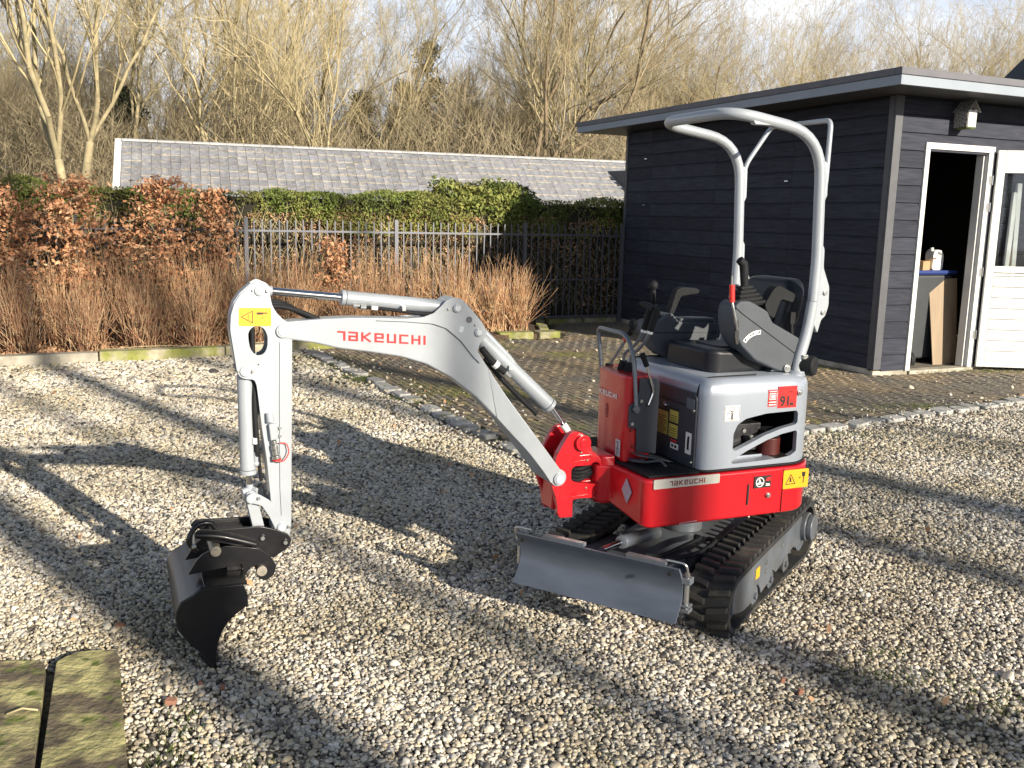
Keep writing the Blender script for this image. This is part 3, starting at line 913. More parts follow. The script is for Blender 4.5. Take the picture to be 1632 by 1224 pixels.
# wheelie bin with a blue lid
bn = empty('wheelie_bin', SW(1.10, .62), TH)
tag(bn, 'dark wheeled bin with a blue lid just inside the shed doorway', 'bin')
q = G()
b0, b1 = [(-.22, -.24), (.22, -.24), (.22, .24), (-.22, .24)], [(-.30, -.31), (.30, -.31), (.30, .34), (-.30, .34)]
q.add([(x, y, .10) for x, y in b0] + [(x, y, 1.07) for x, y in b1], [(3, 2, 1, 0), (4, 5, 6, 7), (0, 1, 5, 4), (1, 2, 6, 5), (2, 3, 7, 6), (3, 0, 4, 7)])
q.build('body', M['bin'], bn, bevel=.03)
G().box((-.33, -.34, 1.085), (.33, .38, 1.12)).box((-.31, -.33, 1.072), (.31, .36, 1.084)).build('lid', M['blue'], bn, bevel=.012)
for sx in (-1, 1):
    G().cyl((sx * .20, -.25, .10), (sx * .26, -.25, .10), .10, 20).build('wheel', M['rubber'], bn, smooth=rad(40))
o = G().box((-.11, -.08, 0), (.11, .08, .10)).add([(-.11, -.08, .101), (.11, -.08, .101), (.14, -.16, .14), (-.08, -.16, .14)], [(0, 1, 2, 3)]).build('cardboard_box', M['card'])
o.location = SW(.98, .42, 1.121); o.rotation_euler = (0, 0, TH + .4)
tag(o, 'small open cardboard box standing on the blue bin lid', 'box')
jc = empty('jerrycan', SW(1.20, .42, 1.121), TH + .1)
tag(jc, 'white plastic jerrycan standing on the blue bin lid', 'jerrycan')
me = plate_holes(rounded([(-.09, 0), (.09, 0), (.09, .17), (.05, .22), (-.05, .23), (-.09, .19)], .03, 3), [rounded([(-.02, .175), (.05, .165), (.035, .198), (-.03, .208)], .01, 2)], -.055, .055)
link('body', me, M['jerry'], jc, bevel=.012)
G().cyl((-.06, 0, .215), (-.06, 0, .25), .02, 12).build('cap', M['jerry'], jc, smooth=rad(40))
q = G().prism([(-.14, 0), (.2, 0), (.2, .98), (-.2, .98)], -.006, .006)
o = q.build('plywood_board', M['plywood'], bevel=.002)
o.location = SW(1.30, .25, .045); o.rotation_euler = (rad(-4), rad(-3), TH - .1)
tag(o, 'narrow plywood board leaning beside the bin in the doorway', 'board')
# birdhouse under the eaves
bh_ = empty('birdhouse', SW(.88, .0, 2.62), TH)
tag(bh_, 'small speckled birdhouse with a pale front hanging on the shed front', 'birdhouse')
q = G().prism([(-.065, .02), (.065, .02), (.065, .20), (0, .275), (-.065, .20)], -.17, 0, 'y')
q.build('box', M['mosaic'], bh_, bevel=.002)
q = G().prism([(-.058, .023), (.058, .023), (.058, .195), (-.058, .195)], -.178, -.1705, 'y')
q.build('front', M['whitewood'], bh_)
G().cyl((0, -.1785, .205), (0, -.172, .205), .022, 14).build('entrance_hole', M['enginered'], bh_)
q = G()
for sx in (-1, 1):
    q.prism([(0, .288), (sx * .095, .18), (sx * .088, .172), (0, .274)], -.20, .0, 'y')
q.build('roof', M['mosaic'], bh_)
q = G().box((-.065, -.17, .008), (.065, 0, .019)).build('base', M['grass'], bh_)
# little wall hooks on the dark side wall
for yy, z_ in ((4.72, 2.50), (4.72, 1.83), (1.58, 2.10)):
    p = C0 + SU * yy
    q = G().cyl((-.002, yy, z_), (-.03, yy, z_), .006, 8).box((-.035, yy - .03, z_ - .006), (-.028, yy + .03, z_ + .006))
    q.build('wall_hook', M['zinc'], shed)

# ================================================================== FENCE
FP, FD = Vector((1.70, 14.80, 0)), SV
fence = empty('metal_fence', FP, TH)
tag(fence, 'dark grey metal bar fence with round posts in front of the hedge', 'fence')
fs = [-9.6, -7.75, -5.73, -3.69, -1.71, -.05]
post = G().box((-.025, -.025, -.1), (.025, .025, 1.535)).mesh('post'); post.materials.append(M['fence'])
bar = G().box((-.008, -.008, .09), (.008, .008, 1.50)).add([(-.008, -.008, 1.50), (.008, -.008, 1.50), (.008, .008, 1.50), (-.008, .008, 1.50), (0, 0, 1.515)], [(0, 1, 4), (1, 2, 4), (2, 3, 4), (3, 0, 4)]).mesh('bar'); bar.materials.append(M['fence'])
for s in fs:
    o = D.objects.new('post', post); COL.objects.link(o); o.parent = fence; o.location = (s, 0, 0)
for a, b in zip(fs[:-1], fs[1:]):
    for zz in (.13, .70, 1.36):
        if zz == .70: continue
        G().box((a + .027, -.014, zz - .013), (b - .027, .014, zz + .013)).build('rail', M['fence'], fence)
    n = round((b - a) / .110)
    for k in range(1, n):
        o = D.objects.new('bar', bar); COL.objects.link(o); o.parent = fence
        o.location = (a + (b - a) * k / n, 0, random.uniform(-.004, .004)); o.rotation_euler = (0, random.gauss(0, .003), 0)
G().box((fs[-2] + .027, -.014, .68), (fs[-1] - .027, .014, .70)).build('rail', M['fence'], fence)

# ================================================================== HEDGE
def FW(s, d, z=0):
    return FP + FD * s + SU * d + Vector((0, 0, z))
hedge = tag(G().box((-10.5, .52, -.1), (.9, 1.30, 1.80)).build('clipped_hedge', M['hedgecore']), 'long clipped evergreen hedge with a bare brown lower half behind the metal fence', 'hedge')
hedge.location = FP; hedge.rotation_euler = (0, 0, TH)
def shell(n, x0, x1, y0, y1, z0, z1, lump=.07):
    x = rng.uniform(x0, x1, n); z = rng.uniform(z0, z1, n); 
    top = rng.random(n) < .30
    y = np.where(top, rng.uniform(y0, y1, n), y0 + np.abs(rng.normal(0, .10, n)))
    z = np.where(top, z1 - np.abs(rng.normal(0, .06, n)), z)
    lumps = lump * (np.sin(x * 3.7 + z * 4.1) + np.sin(x * 8.3 - z * 6) * .6 + np.sin(x * 1.3) * .8)
    y = y - np.where(top, 0, lumps); z = z + np.where(top, lumps * .7, 0)
    return np.stack([x, y, z], 1)
Cg = shell(105000, -10.4, .85, .40, 1.3, 1.30, 1.88)
keep = rng.random(len(Cg)) < np.clip((Cg[:, 2] - 1.28 - .18 * np.sin(Cg[:, 0] * 2.3 + 1) - .1 * np.sin(Cg[:, 0] * 5.1)) / .14, 0, 1)
keep |= (Cg[:, 0] > -2.6) & (rng.random(len(Cg)) < .6)
Cg = Cg[keep]
clump = np.sin(Cg[:, 0] * 21 + np.sin(Cg[:, 2] * 17) * 2) * np.sin(Cg[:, 2] * 23 + Cg[:, 0] * 5)
Cg = Cg[rng.random(len(Cg)) < .55 + .45 * clump]
tag(link('green_foliage', leaf_mesh('green_foliage', Cg, .048, rng, .38, .6), M['hedge'], hedge), kind='stuff')
Cb = shell(44000, -10.4, .85, .45, .9, .15, 1.62, .05)
Cb = Cb[(rng.random(len(Cb)) < .35 + .6 * np.clip((Cb[:, 2] - .8) / .6, 0, 1))]
tag(link('dead_leaves', leaf_mesh('dead_leaves', Cb, .05, rng, .45), M['deadleaf'], hedge), kind='stuff')
S = []
for k in range(5200):
    x = rng.uniform(-10.4, .85); y = .42 + abs(rng.normal(0, .13)); z = rng.uniform(.05, 1.5)
    d = rng.normal(0, .5, 3); d[2] = abs(d[2]) + .4
    d = d / np.linalg.norm(d) * rng.uniform(.12, .4)
    S.append((x, y, z, x + d[0], y + d[1] * .5, z + d[2], .0035, .0015))
tag(link('bare_twigs', seg_mesh('bare_twigs', S, 3), M['twig'], hedge), kind='stuff')
# taller evergreen bushes swelling over the hedge
def bush(name, c, rx, ry, rz, n, lsize, m, lab, cat, core=True, asp=.45, zmin=0.0):
    o0 = empty(name, (c[0], c[1], 0))
    tag(o0, lab, cat)
    p = rng.normal(size=(n, 3)); p /= np.linalg.norm(p, axis=1, keepdims=True)
    lump = 1 + .16 * np.sin(p[:, 0] * 7 + p[:, 2] * 5) + .12 * np.sin(p[:, 1] * 11 + p[:, 0] * 9)
    rr = (1 - np.abs(rng.normal(0, .16, n))) * lump
    P = p * rr[:, None] * np.array([rx, ry, rz]); P[:, 2] += c[2]
    P = P[P[:, 2] > zmin]
    link('foliage', leaf_mesh('foliage', P, lsize, rng, asp, .4), m, o0)
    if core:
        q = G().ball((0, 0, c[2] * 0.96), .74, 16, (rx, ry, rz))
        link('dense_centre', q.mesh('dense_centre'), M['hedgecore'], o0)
    return o0
b1 = FW(-2.25, .95)
bush('evergreen_bush', (b1.x, b1.y, 1.72), .95, .5, .42, 9000, .07, M['hedge'], 'bright green bush swelling over the hedge top right of centre', 'bush', zmin=1.2)
b2 = FW(-1.35, 1.7)
bush('evergreen_bush', (b2.x, b2.y, 1.75), .52, .4, .38, 3500, .10, M['hedge'], 'dark shaded bush with long leaves behind the hedge in front of the tiled roof', 'bush', asp=.25, zmin=1.2)

# ================================================================== SHRUBS IN THE BED
def kerb_pt(t, back):
    """t along the kerb line (metres from -5.28,9.32), back = metres behind it"""
    pts = [Vector((*p, 0)) for p in kl[1:]]
    t += 1.03
    for a, b in zip(pts[:-1], pts[1:]):
        L_ = (b - a).length
        if t <= L_ or b is pts[-1]:
            d = (b - a).normalized()
            return a + d * t + Vector((-d.y, d.x, 0)) * back
        t -= L_
def stem_shrub(c, h, spread, n, m, lab, grp):
    S = []
    for k in range(n):
        az = rng.uniform(0, 2 * np.pi); tilt = abs(rng.normal(0, spread)); hh = h * rng.uniform(.55, 1.08) * math.cos(min(tilt, 1.1) * .6)
        p = np.array([c.x + rng.normal(0, .07), c.y + rng.normal(0, .07), .05])
        d = np.array([math.cos(az) * math.sin(tilt), math.sin(az) * math.sin(tilt), math.cos(tilt)])
        L_ = hh; ns = 4; r = rng.uniform(.0034, .0066)
        for i in range(ns):
            d2 = d + rng.normal(0, .06, 3) + np.array([0, 0, .03]); d2 /= np.linalg.norm(d2)
            q = p + d2 * L_ / ns
            r1 = r * .78
            S.append((*p, *q, r, r1))
            if i >= 1 and rng.random() < .5:
                e = d2 + rng.normal(0, .28, 3); e /= np.linalg.norm(e); q2 = q + e * rng.uniform(.08, .26)
                S.append((*q, *q2, r1 * .8, .0009))
                if rng.random() < .5:
                    e = e + rng.normal(0, .35, 3); e /= np.linalg.norm(e)
                    S.append((*((q + q2) / 2), *((q + q2) / 2 + e * .10), .0016, .0008))
            p, d, r = q, d2, r1
    o = link('bare_shrub', seg_mesh('bare_shrub', S, 3), m)
    tag(o, lab, 'shrub', grp)
    return o
gS = 'bare twiggy shrubs in the bed behind the kerb'
front = [(-.9, 'leftmost low bare shrub at the kerb, cut by the photo edge'), (-.25, 'low bare shrub at the kerb under the left copper leaves'), (.35, 'broad dark-stemmed bare shrub above the joint of the pale kerb stone'), (.95, 'low bare shrub at the kerb left of the digger arm'),
         (1.55, 'low bare shrub right behind the yellow sticker of the digger arm'), (2.15, 'low bare shrub seen under the upper hydraulic ram'), (2.8, 'low bare shrub seen behind the middle of the raised boom'), (3.5, 'low bare shrub behind the boom lettering'), (4.15, 'low bare shrub behind the last letters on the boom'), (4.75, 'low bare shrub left of the boom knuckle')]
for t, lab in front:
    p = kerb_pt(t, .42 + rng.uniform(-.05, .08))
    stem_shrub(p, .74, .46, 150, M['stem2'], lab, gS)
for k in range(18):
    t = -1.2 + k * .38
    p = kerb_pt(t, .95 + rng.uniform(-.12, .15))
    stem_shrub(p, 1.04 if k > 5 else .92, .22, 95, M['stem'], 'tall upright orange-stemmed bare shrub standing close against the metal fence', 'tall orange-stemmed shrubs along the fence')
for (dx, dy, h, lab) in ((-.30, 12.95, .92, 'bushy orange-stemmed shrub behind the upper ram next to the last lit one'), (.02, 13.05, .85, 'rightmost fan-shaped orange shrub at the end of the bed beside the paving'), (-.75, 12.75, 1.0, 'dense orange shrub behind the knuckle of the boom')):
    stem_shrub(Vector((dx, dy, 0)), h, .44, 190, M['stem'], lab, gS)
# copper beeches
def beech(c, h, rr, lab, zlow=.75, n=5200, m=M['beech']):
    o0 = empty('copper_beech', (c.x, c.y, 0))
    tag(o0, lab, 'tree')
    S = []; tips = []
    S.append((0, 0, .03, .02, .0, h * .5, .022, .015)); S.append((.02, 0, h * .5, 0.0, .02, h * .97, .015, .005))
    for k in range(70):
        z = rng.uniform(zlow * .75, h * .95); az = rng.uniform(0, 6.28); L_ = rr * rng.uniform(.5, 1.05) * (1 - .55 * ((z - zlow) / (h - zlow)) ** 2 if z > zlow else .8)
        p = np.array([0, 0, z]); d = np.array([math.cos(az), math.sin(az), rng.uniform(.15, .6)])
        for i in range(4):
            d = d + rng.normal(0, .12, 3); d /= np.linalg.norm(d); q = p + d * L_ / 4
            S.append((*p, *q, .008 * (1 - i * .2), .008 * (1 - (i + 1) * .2)))
            for j in range(3):
                tips.append(p + (q - p) * rng.random())
            p = q
        tips.append(p)
    link('branches', seg_mesh('branches', S, 4), M['bark1'], o0)
    tips = np.array(tips)
    C = tips[rng.integers(0, len(tips), n)] + rng.normal(0, .045, (n, 3)) * np.array([1.5, 1.5, .5])
    link('copper_leaves', leaf_mesh('copper_leaves', C, .062, rng, .5, .0), m, o0)
beech(Vector((-5.75, 10.75, 0)), 1.85, .62, 'copper-leaved young beech at the left photo edge', n=2700)
beech(Vector((-5.10, 10.95, 0)), 1.98, .62, 'copper-leaved young beech second from the left edge with a pale stem', n=2900)
beech(Vector((-4.60, 11.35, 0)), 1.55, .40, 'thin sparse copper beech between the two fuller ones', n=800)
beech(Vector((-4.18, 11.35, 0)), 2.02, .52, 'copper-leaved young beech below the white roof corner', n=2700)
beech(Vector((-3.72, 11.75, 0)), 1.95, .36, 'slender copper beech at the left end of the open fence', zlow=1.1, n=1500)
beech(Vector((-2.35, 12.35, 0)), 1.35, .30, 'small copper-leaved bush against the middle of the fence', zlow=.7, n=1000)
# fallen leaves on the soil and gravel
nl = 5200
ts = rng.uniform(-1.5, 5.6, nl)
C = np.array([tuple(kerb_pt(t, b)) for t, b in zip(ts, rng.uniform(.14, 1.3, nl))]); C[:, 2] = .07 + rng.uniform(0, .02, nl)
C2 = np.stack([rng.uniform(-5, 5, 240), rng.uniform(2.3, 10, 240), np.full(240, .022)], 1)
C2 = C2[[not in_shed(a, b, .1) for a, b, _ in C2]]
a = rng.normal(size=(1, 3))
tag(link('fallen_leaves', leaf_mesh('fallen_leaves', np.concatenate([C, C2[:150]]), .045, rng, .55), M['deadleaf']), kind='stuff')
for k, (x, y, s, r) in enumerate(((-1.10, 2.86, .022, .3), (-1.50, 3.42, .022, 1.2), (-1.3, 3.62, .012, 0), (-1.04, 2.98, .011, 2), (-.96, 2.96, .010, .8), (1.02, 3.02, .012, .4), (.98, 3.1, .010, .4))):
    q = G().prism(rounded([(-s, -s * .6), (s * .8, -s * .7), (s, s * .5), (-s * .5, s * .8)], s * .3, 1), -.006, .014, 'z')
    o = q.build('brick_chip', M['brokenbrick'], bevel=.003)
    o.location = (x, y, .006); o.rotation_euler = (.1, .15, r)
    tag(o, ['largest orange brick chip beside the right slab edge', 'orange brick chip on the gravel above the left slab', 'small orange chip nearest the bucket shadow', 'small orange chip above the largest one beside the slab', 'tiny orange chip right of the small ones by the slab', 'orange chip on the lit gravel in front of the track', 'orange chip just behind the one in front of the track'][k], 'brick chip', 'orange brick chips on the gravel')
for k, (x, y, L_, r) in enumerate(((1.93, 4.6, .10, .3), (-1.50, 2.70, .045, .25), (-2.9, 10.72, .3, .45), (-4.0, 10.2, .45, .5))):
    z = .02 if k == 0 else (.050 if k == 1 else .115)
    o = G().tube([(-L_, 0, 0), (0, .006, .012), (L_, 0, .004)], .0035, 6).build('fallen_twig', M['twig'], smooth=True)
    o.location = (x, y, z); o.rotation_euler = (0, 0, r)
    tag(o, ['straw-coloured twig lying on the gravel right of the digger', 'curled brown twig lying on the slab by the dark joint', 'dry twig lying on the kerb behind the digger arm', 'long dry twig lying along the pale kerb'][k], 'twig')

# ================================================================== LOW TILED BUILDING BEYOND THE HEDGE
RY, RDX, RDY = 26.0, 14.55, 5.0
A = Vector((-10.79, 26.0, 0)); B = Vector((3.80, 31.0, 0))
rd = (B - A).normalized(); rn = Vector((rd.y, -rd.x, 0))          # rn: toward the camera
bld = empty('tiled_building', A, math.atan2(rd.y, rd.x))
tag(bld, 'long low building beyond the hedge with a pale weathered tile roof', 'building')
RL = (B - A).length + 1.5
pit = rad(36); ridge = 3.42
cs, sn = math.cos(pit), math.sin(pit)
# local axes: x along, y away; the front slope falls toward -y
ncourse, cl_ = 9, .325
G().prism([(-ncourse * cl_ * cs + .35, 0), (0, 0), (2.4, 0), (2.4, ridge - 2.75 * sn), (0, ridge - .06), (-ncourse * cl_ * cs + .35, ridge - .06 - (ncourse * cl_ - .4) * sn)], .1, RL, 'x').build('wall', M['concrete'], bld)
q = G().box((-.12, 0, 0), (RL, .0, 0))
tm = G().obox((0, 0, 0), (.121, 0, 0), (0, cl_ / 2 + .02, 0), (0, 0, .010))
tm = G()
tw = .245
# tile lying in its own plane: x across, y up the slope, z out; slightly curved
pv = []
for yy, zz in ((-cl_ / 2 - .015, .034), (cl_ / 2 + .03, .004)):
    for i in range(4):
        u_ = -tw / 2 + .004 + (tw - .008) * i / 3
        pv.append((u_, yy, zz + (.008, .0, .0, .012)[i]))
fa = [(0, 1, 5, 4), (1, 2, 6, 5), (2, 3, 7, 6)]
lo = [(p[0], p[1], p[2] - .028) for p in pv[:4]]
pv += lo
fa += [(8, 9, 1, 0), (9, 10, 2, 1), (10, 11, 3, 2)]
sd = [(pv[3][0], pv[3][1], pv[3][2] - .02), (pv[7][0], pv[7][1], pv[7][2] - .02)]
pv += sd
fa += [(3, 12, 13, 7)]
fm = [0, 0, 0, 1, 1, 1, 0]
tmesh = G()
for f_, m_ in zip(fa, fm): tmesh.f.append(f_); tmesh.m.append(m_)
tmesh.v = pv
tmesh = tmesh.mesh('roof_tile'); tmesh.materials.append(M['tile']); tmesh.materials.append(M['tileedge'])
nx = int(RL / tw)
rest = G()
tl = []
for c in range(ncourse):
    for i in range(nx):
        tl.append((c, i))
tl.sort(key=lambda t: t[1] * 1.0 + (0 if t[0] < 7 else 400))
singles = set(tl[:294])
for c, i in tl:
    s = (c + .5) * cl_
    x = .16 + (i + .5) * tw + (tw / 2 if False else 0)
    mt = Matrix.Translation((x, -s * cs, ridge - s * sn + random.uniform(-.003, .006))) @ Matrix.Rotation(pit, 4, 'X') @ Matrix.Rotation(random.gauss(0, .012), 4, 'Z') @ Matrix.Rotation(random.gauss(0, .012), 4, 'Y')
    if (c, i) in singles:
        o = D.objects.new('roof_tile', tmesh); COL.objects.link(o); o.parent = bld; o.matrix_local = mt
    else:
        rest.add([mt @ Vector(v) for v in pv], fa); rest.m[-7:] = fm
tag(rest.build('far_roof_tiles', [M['tile'], M['tileedge']], bld), kind='stuff')
G().prism([(.08, ridge + .005), (-ncourse * cl_ * cs, ridge + .005 - ncourse * cl_ * sn), (-ncourse * cl_ * cs, ridge - .2 - ncourse * cl_ * sn), (.08, ridge - .26)], -.02, .15, 'x').map(lambda x, y, z: (x, y, z + .04)).build('verge_board', M['verge'], bld)
for k in range(int(RL / .45)):
    x = .16 + k * .45
    G().prism([(-.10, ridge - .02), (-.07, ridge + .03), (0, ridge + .055), (.07, ridge + .03), (.10, ridge - .02)], x, x + .44, 'x').build('ridge_cap', M['ridge'], bld)
# steep roof end by the shed's back, its shade put into near-black tiles
o0 = empty('dark_roof_building', (4.6, 30.2, 0), rad(40))
tag(o0, 'small tiled roof in shade, coloured near-black, just left of the shed behind the hedge', 'building')
q = G()
for c in range(8):
    for i in range(9):
        q.obox((-1.35 + i * .32, -.28 - c * .16, 3.25 - c * .2), (.135, 0, 0), (0, .075, -.095), (0, .018, .014))
tag(q.build('roof_tiles', M['darktile'], o0), kind='stuff')
G().box((-1.4, -.2, 0), (1.4, 2.2, 3.1)).build('wall', M['trim'], o0)
# a neighbour's dark gable at the right edge
o0 = empty('neighbour_house', (16.95, 28.5, 0), rad(12))
tag(o0, 'dark gable roof just showing above the shed roof at the right photo edge', 'building')
G().box((-.2, 0, 0), (7, 6, 4.6)).build('wall', M['concrete'], o0)
q = G().add([(-.6, -.6, 4.5), (3.2, -.6, 8.2), (7.4, -.6, 4.5), (-.6, 6.6, 4.5), (3.2, 6.6, 8.2), (7.4, 6.6, 4.5)], [(0, 1, 4, 3), (1, 2, 5, 4), (0, 2, 1), (3, 4, 5), (0, 3, 5, 2)])
q.build('roof', M['darktile'], o0)

# ================================================================== TREES
def make_tree(seed, H, r0, fork=.3, nl=4, spread=.35, twn=5200, thin=1.0, bend=.13, lean=(0, 0)):
    """returns trunk and crown meshes of a bare tree: limbs keep dividing, the crown is made of fine twigs"""
    rg = np.random.default_rng(seed)
    T, Cw = [], []
    ends = []
    def limb(p, d, L_, r, depth):
        n = max(3, int(L_ / (H * .05)))
        for i in range(n):
            d2 = d + rg.normal(0, bend, 3) * (1 + depth * .3) + np.array([0, 0, .05 * depth])
            d2 /= np.linalg.norm(d2)
            q = p + d2 * L_ / n
            r2 = r * (1 - (.62 if depth else .32) / n)
            (T if depth < 2 else Cw).append((*p, *q, r, r2))
            if depth >= 2: ends.append((q, d2, r2))
            if depth >= 1 and depth < 4 and i >= 1 and rg.random() < .82:
                az = rg.uniform(0, 2 * np.pi); tl = rg.uniform(.35, .75)
                e = perp(d2, az) * math.sin(tl) + d2 * math.cos(tl) + np.array([0, 0, .18]); e /= np.linalg.norm(e)
                limb(q, e, L_ * rg.uniform(.38, .62), r2 * rg.uniform(.4, .6), depth + 1)
            p, d, r = q, d2, r2
        return p, d, r
    def perp(d, az):
        a = np.cross(d, [0, 0, 1.0]) if abs(d[2]) < .95 else np.cross(d, [1.0, 0, 0])
        a /= np.linalg.norm(a); b = np.cross(d, a)
        return a * math.cos(az) + b * math.sin(az)
    d0 = np.array([lean[0], lean[1], 1.0]); d0 /= np.linalg.norm(d0)
    p, d, r = limb(np.array([0, 0, -.1]), d0, H * fork, r0, 0)
    a0 = rg.uniform(0, 6.28)
    for k in range(nl):
        az = a0 + k * 2 * np.pi / nl + rg.normal(0, .3); tl = abs(rg.normal(spread, .1))
        e = d * math.cos(tl) + perp(d, az) * math.sin(tl)
        limb(p, e / np.linalg.norm(e), H * (1 - fork) * rg.uniform(.75, 1.0), r * rg.uniform(.5, .75), 1)
    # twigs in sprays from the thinner branches
    E_ = ends
    P = np.array([e[0] for e in E_]); Dv = np.array([e[1] for e in E_])
    idx = rg.integers(0, len(E_), twn)
    p0 = P[idx] + rg.normal(0, .05, (twn, 3)); dd = Dv[idx] + rg.normal(0, .42, (twn, 3)) + np.array([0, 0, .12])
    dd /= np.linalg.norm(dd, axis=1, keepdims=True)
    ln = rg.uniform(.35, 1.15, (twn, 1)) * H / 14
    p1 = p0 + dd * ln
    rt = .0062 * thin
    tw = [np.column_stack([p0, p1, np.full(twn, rt), np.full(twn, rt * .5)])]
    for q_ in range(2):
        tt = rg.uniform(.3, .95, (twn, 1)); s = p0 + dd * ln * tt
        e = dd + rg.normal(0, .5, (twn, 3)); e /= np.linalg.norm(e, axis=1, keepdims=True)
        tw.append(np.column_stack([s, s + e * ln * rg.uniform(.3, .65, (twn, 1)), np.full(twn, rt * .65), np.full(twn, rt * .3)]))
    return seg_mesh('trunk', T, 8), seg_mesh('crown', np.concatenate([np.array(Cw)] + tw), 3)
protos = [make_tree(11, 15, .21, .22, 4, .30, 2600), make_tree(23, 15, .17, .30, 3, .25, 2600), make_tree(37, 14, .16, .16, 5, .34, 2600, bend=.11), make_tree(41, 16, .19, .38, 3, .22, 2600),
          make_tree(59, 13, .12, .12, 6, .30, 2600, bend=.11), make_tree(67, 15, .20, .20, 4, .42, 2600, bend=.16),
          make_tree(71, 16, .20, .55, 3, .25, 1500, bend=.05),
          make_tree(83, 15, .20, .24, 4, .20, 2600, bend=.09), make_tree(97, 15, .20, .30, 3, .24, 2600, bend=.09)]
for a, b in protos:
    a.polygons.foreach_set('use_smooth', [True] * len(a.polygons))
def tree(px, Y, H, k, lab, grp=None, tm=None, cm=None, rz=None, name='bare_tree', cat='tree'):
    """a bare tree at image column px and distance Y"""
    a, b = protos[k]
    base = 15.0 if k in (0, 1, 5, 7, 8) else {2: 14.0, 3: 16.0, 4: 13.0, 6: 16.0}[k]
    o = empty(name, ((px - 816) / 1500 * Y, Y, -.1), rz if rz is not None else random.uniform(0, 6.28))
    s = H * .90 / base
    o.scale = (s, s, s)
    tag(o, lab, cat, grp)
    for me, m, nm in ((a, tm or M['bark1'], 'trunk'), (b, cm or M['twig'], 'crown')):
        c = D.objects.new(nm, me); COL.objects.link(c); c.parent = o
        if not me.materials: me.materials.append(m)
        c.material_slots[0].link = 'OBJECT'; c.material_slots[0].material = m
    return o
B1, B2, T1, T2 = M['bark1'], M['bark2'], M['twig'], M['twig2']
# the ones that can be told apart
tree(122, 31, 15.5, 7, 'big pale forked tree at upper left, left one of the close pair', rz=.4)
tree(140, 32, 15, 8, 'big pale forked tree at upper left, right one of the close pair', rz=2.0)
tree(14, 30, 12.5, 1, 'pale slim tree at the far left photo edge', rz=1)
tree(186, 36, 14, 3, 'straight pale tree directly left of the white roof corner', rz=3)
tree(262, 38, 15.5, 1, 'tall straight tree above the left end of the tiled roof', rz=5)
tree(374, 36, 14.5, 2, 'pale multi-stemmed tree rising over the left third of the tiled roof', rz=2.5)
tree(532, 37, 13.8, 4, 'broad fan-shaped tree with a dense twig crown above the middle of the tiled roof', rz=.5)
tree(606, 39, 9.5, 3, 'short pale tree left of the gap of open sky', rz=1.5)
tree(822, 36, 14.8, 0, 'tall dark-trunked tree right of the gap of open sky', tm=B2, cm=T2, rz=4.1)
tree(785, 40, 14.5, 1, 'tall slender tree just left of the dark-trunked one', tm=B2, cm=T1, rz=4.1)
tree(905, 38, 13.2, 2, 'many-stemmed tree just left of the shed roof tip', rz=0)
tree(455, 41, 13.5, 3, 'straight slim tree between the fan-shaped one and the multi-stemmed one', rz=2)
tree(710, 44, 9.6, 5, 'low leaning tree in front of the gap of open sky', tm=B1, cm=T1, rz=2)
# woodland edge
gW = 'trees of the wood beyond the tiled roof'
for i in range(34):
    px = -60 + i * 31 + random.uniform(-10, 10)
    Y = random.uniform(42, 58)
    H = 12.5 * Y / 50 if px < 560 or px > 770 else 8.8 * Y / 50
    H *= random.uniform(.7, 1.0)
    tree(px, Y, H, random.choice([0, 1, 2, 3, 4, 5]), 'bare brown tree in the tangle of the wood left of the shed', gW, random.choice([B1, B2, B1]), random.choice([T1, T2, T1]))
gR = 'trees of the wood above the shed roof'
for i in range(25):
    px = 975 + i * 31 + random.uniform(-10, 10)
    Y = random.uniform(44, 58)
    H = (12.6 if px < 1480 else 11.4) * Y / 50 * random.uniform(.84, 1.0)
    tree(px, Y, H, random.choice([0, 2, 4, 5, 2, 4]), 'bare brown tree of the row rising behind the shed roof', gR, random.choice([B1, B2]), random.choice([T1, T1, T2]))
# evergreens in the wood
def pine(px, Y, H, lab, n=5200):
    o = empty('pine_tree', ((px - 816) / 1500 * Y, Y, -.1))
    tag(o, lab, 'tree')
    S = [(0, 0, 0, 0, 0, H, .16, .03)]
    P = []
    for k in range(70):
        z = H * rng.uniform(.15, .98); L_ = (H - z) * .26 + .3; az = rng.uniform(0, 6.28)
        e = np.array([math.cos(az) * L_, math.sin(az) * L_, -.1 * L_])
        S.append((0, 0, z, e[0], e[1], z + e[2], .03, .01))
        for j in range(n // 70):
            t = rng.uniform(.2, 1.0)
            P.append(np.array([0, 0, z]) + e * t + rng.normal(0, .16, 3))
    link('trunk', seg_mesh('trunk', S, 6), M['bark2'], o)
    link('needles', leaf_mesh('needles', np.array(P), .30, rng, .22, .3), M['needle'], o)
pine(676, 46, 9.8, 'brownish evergreen poking up below the gap of open sky')
pine(640, 50, 8.4, 'low dark evergreen left of the one below the sky gap')
pine(575, 50, 8.0, 'dark evergreen mostly hidden behind the fan-shaped tree')
pine(215, 46, 7.5, 'dark evergreen low behind the left end of the tiled roof')
pine(60, 44, 6.0, 'dark low evergreen between the left edge and the pale forked pair')
pine(745, 52, 7.5, 'low dark evergreen behind the leaning tree')
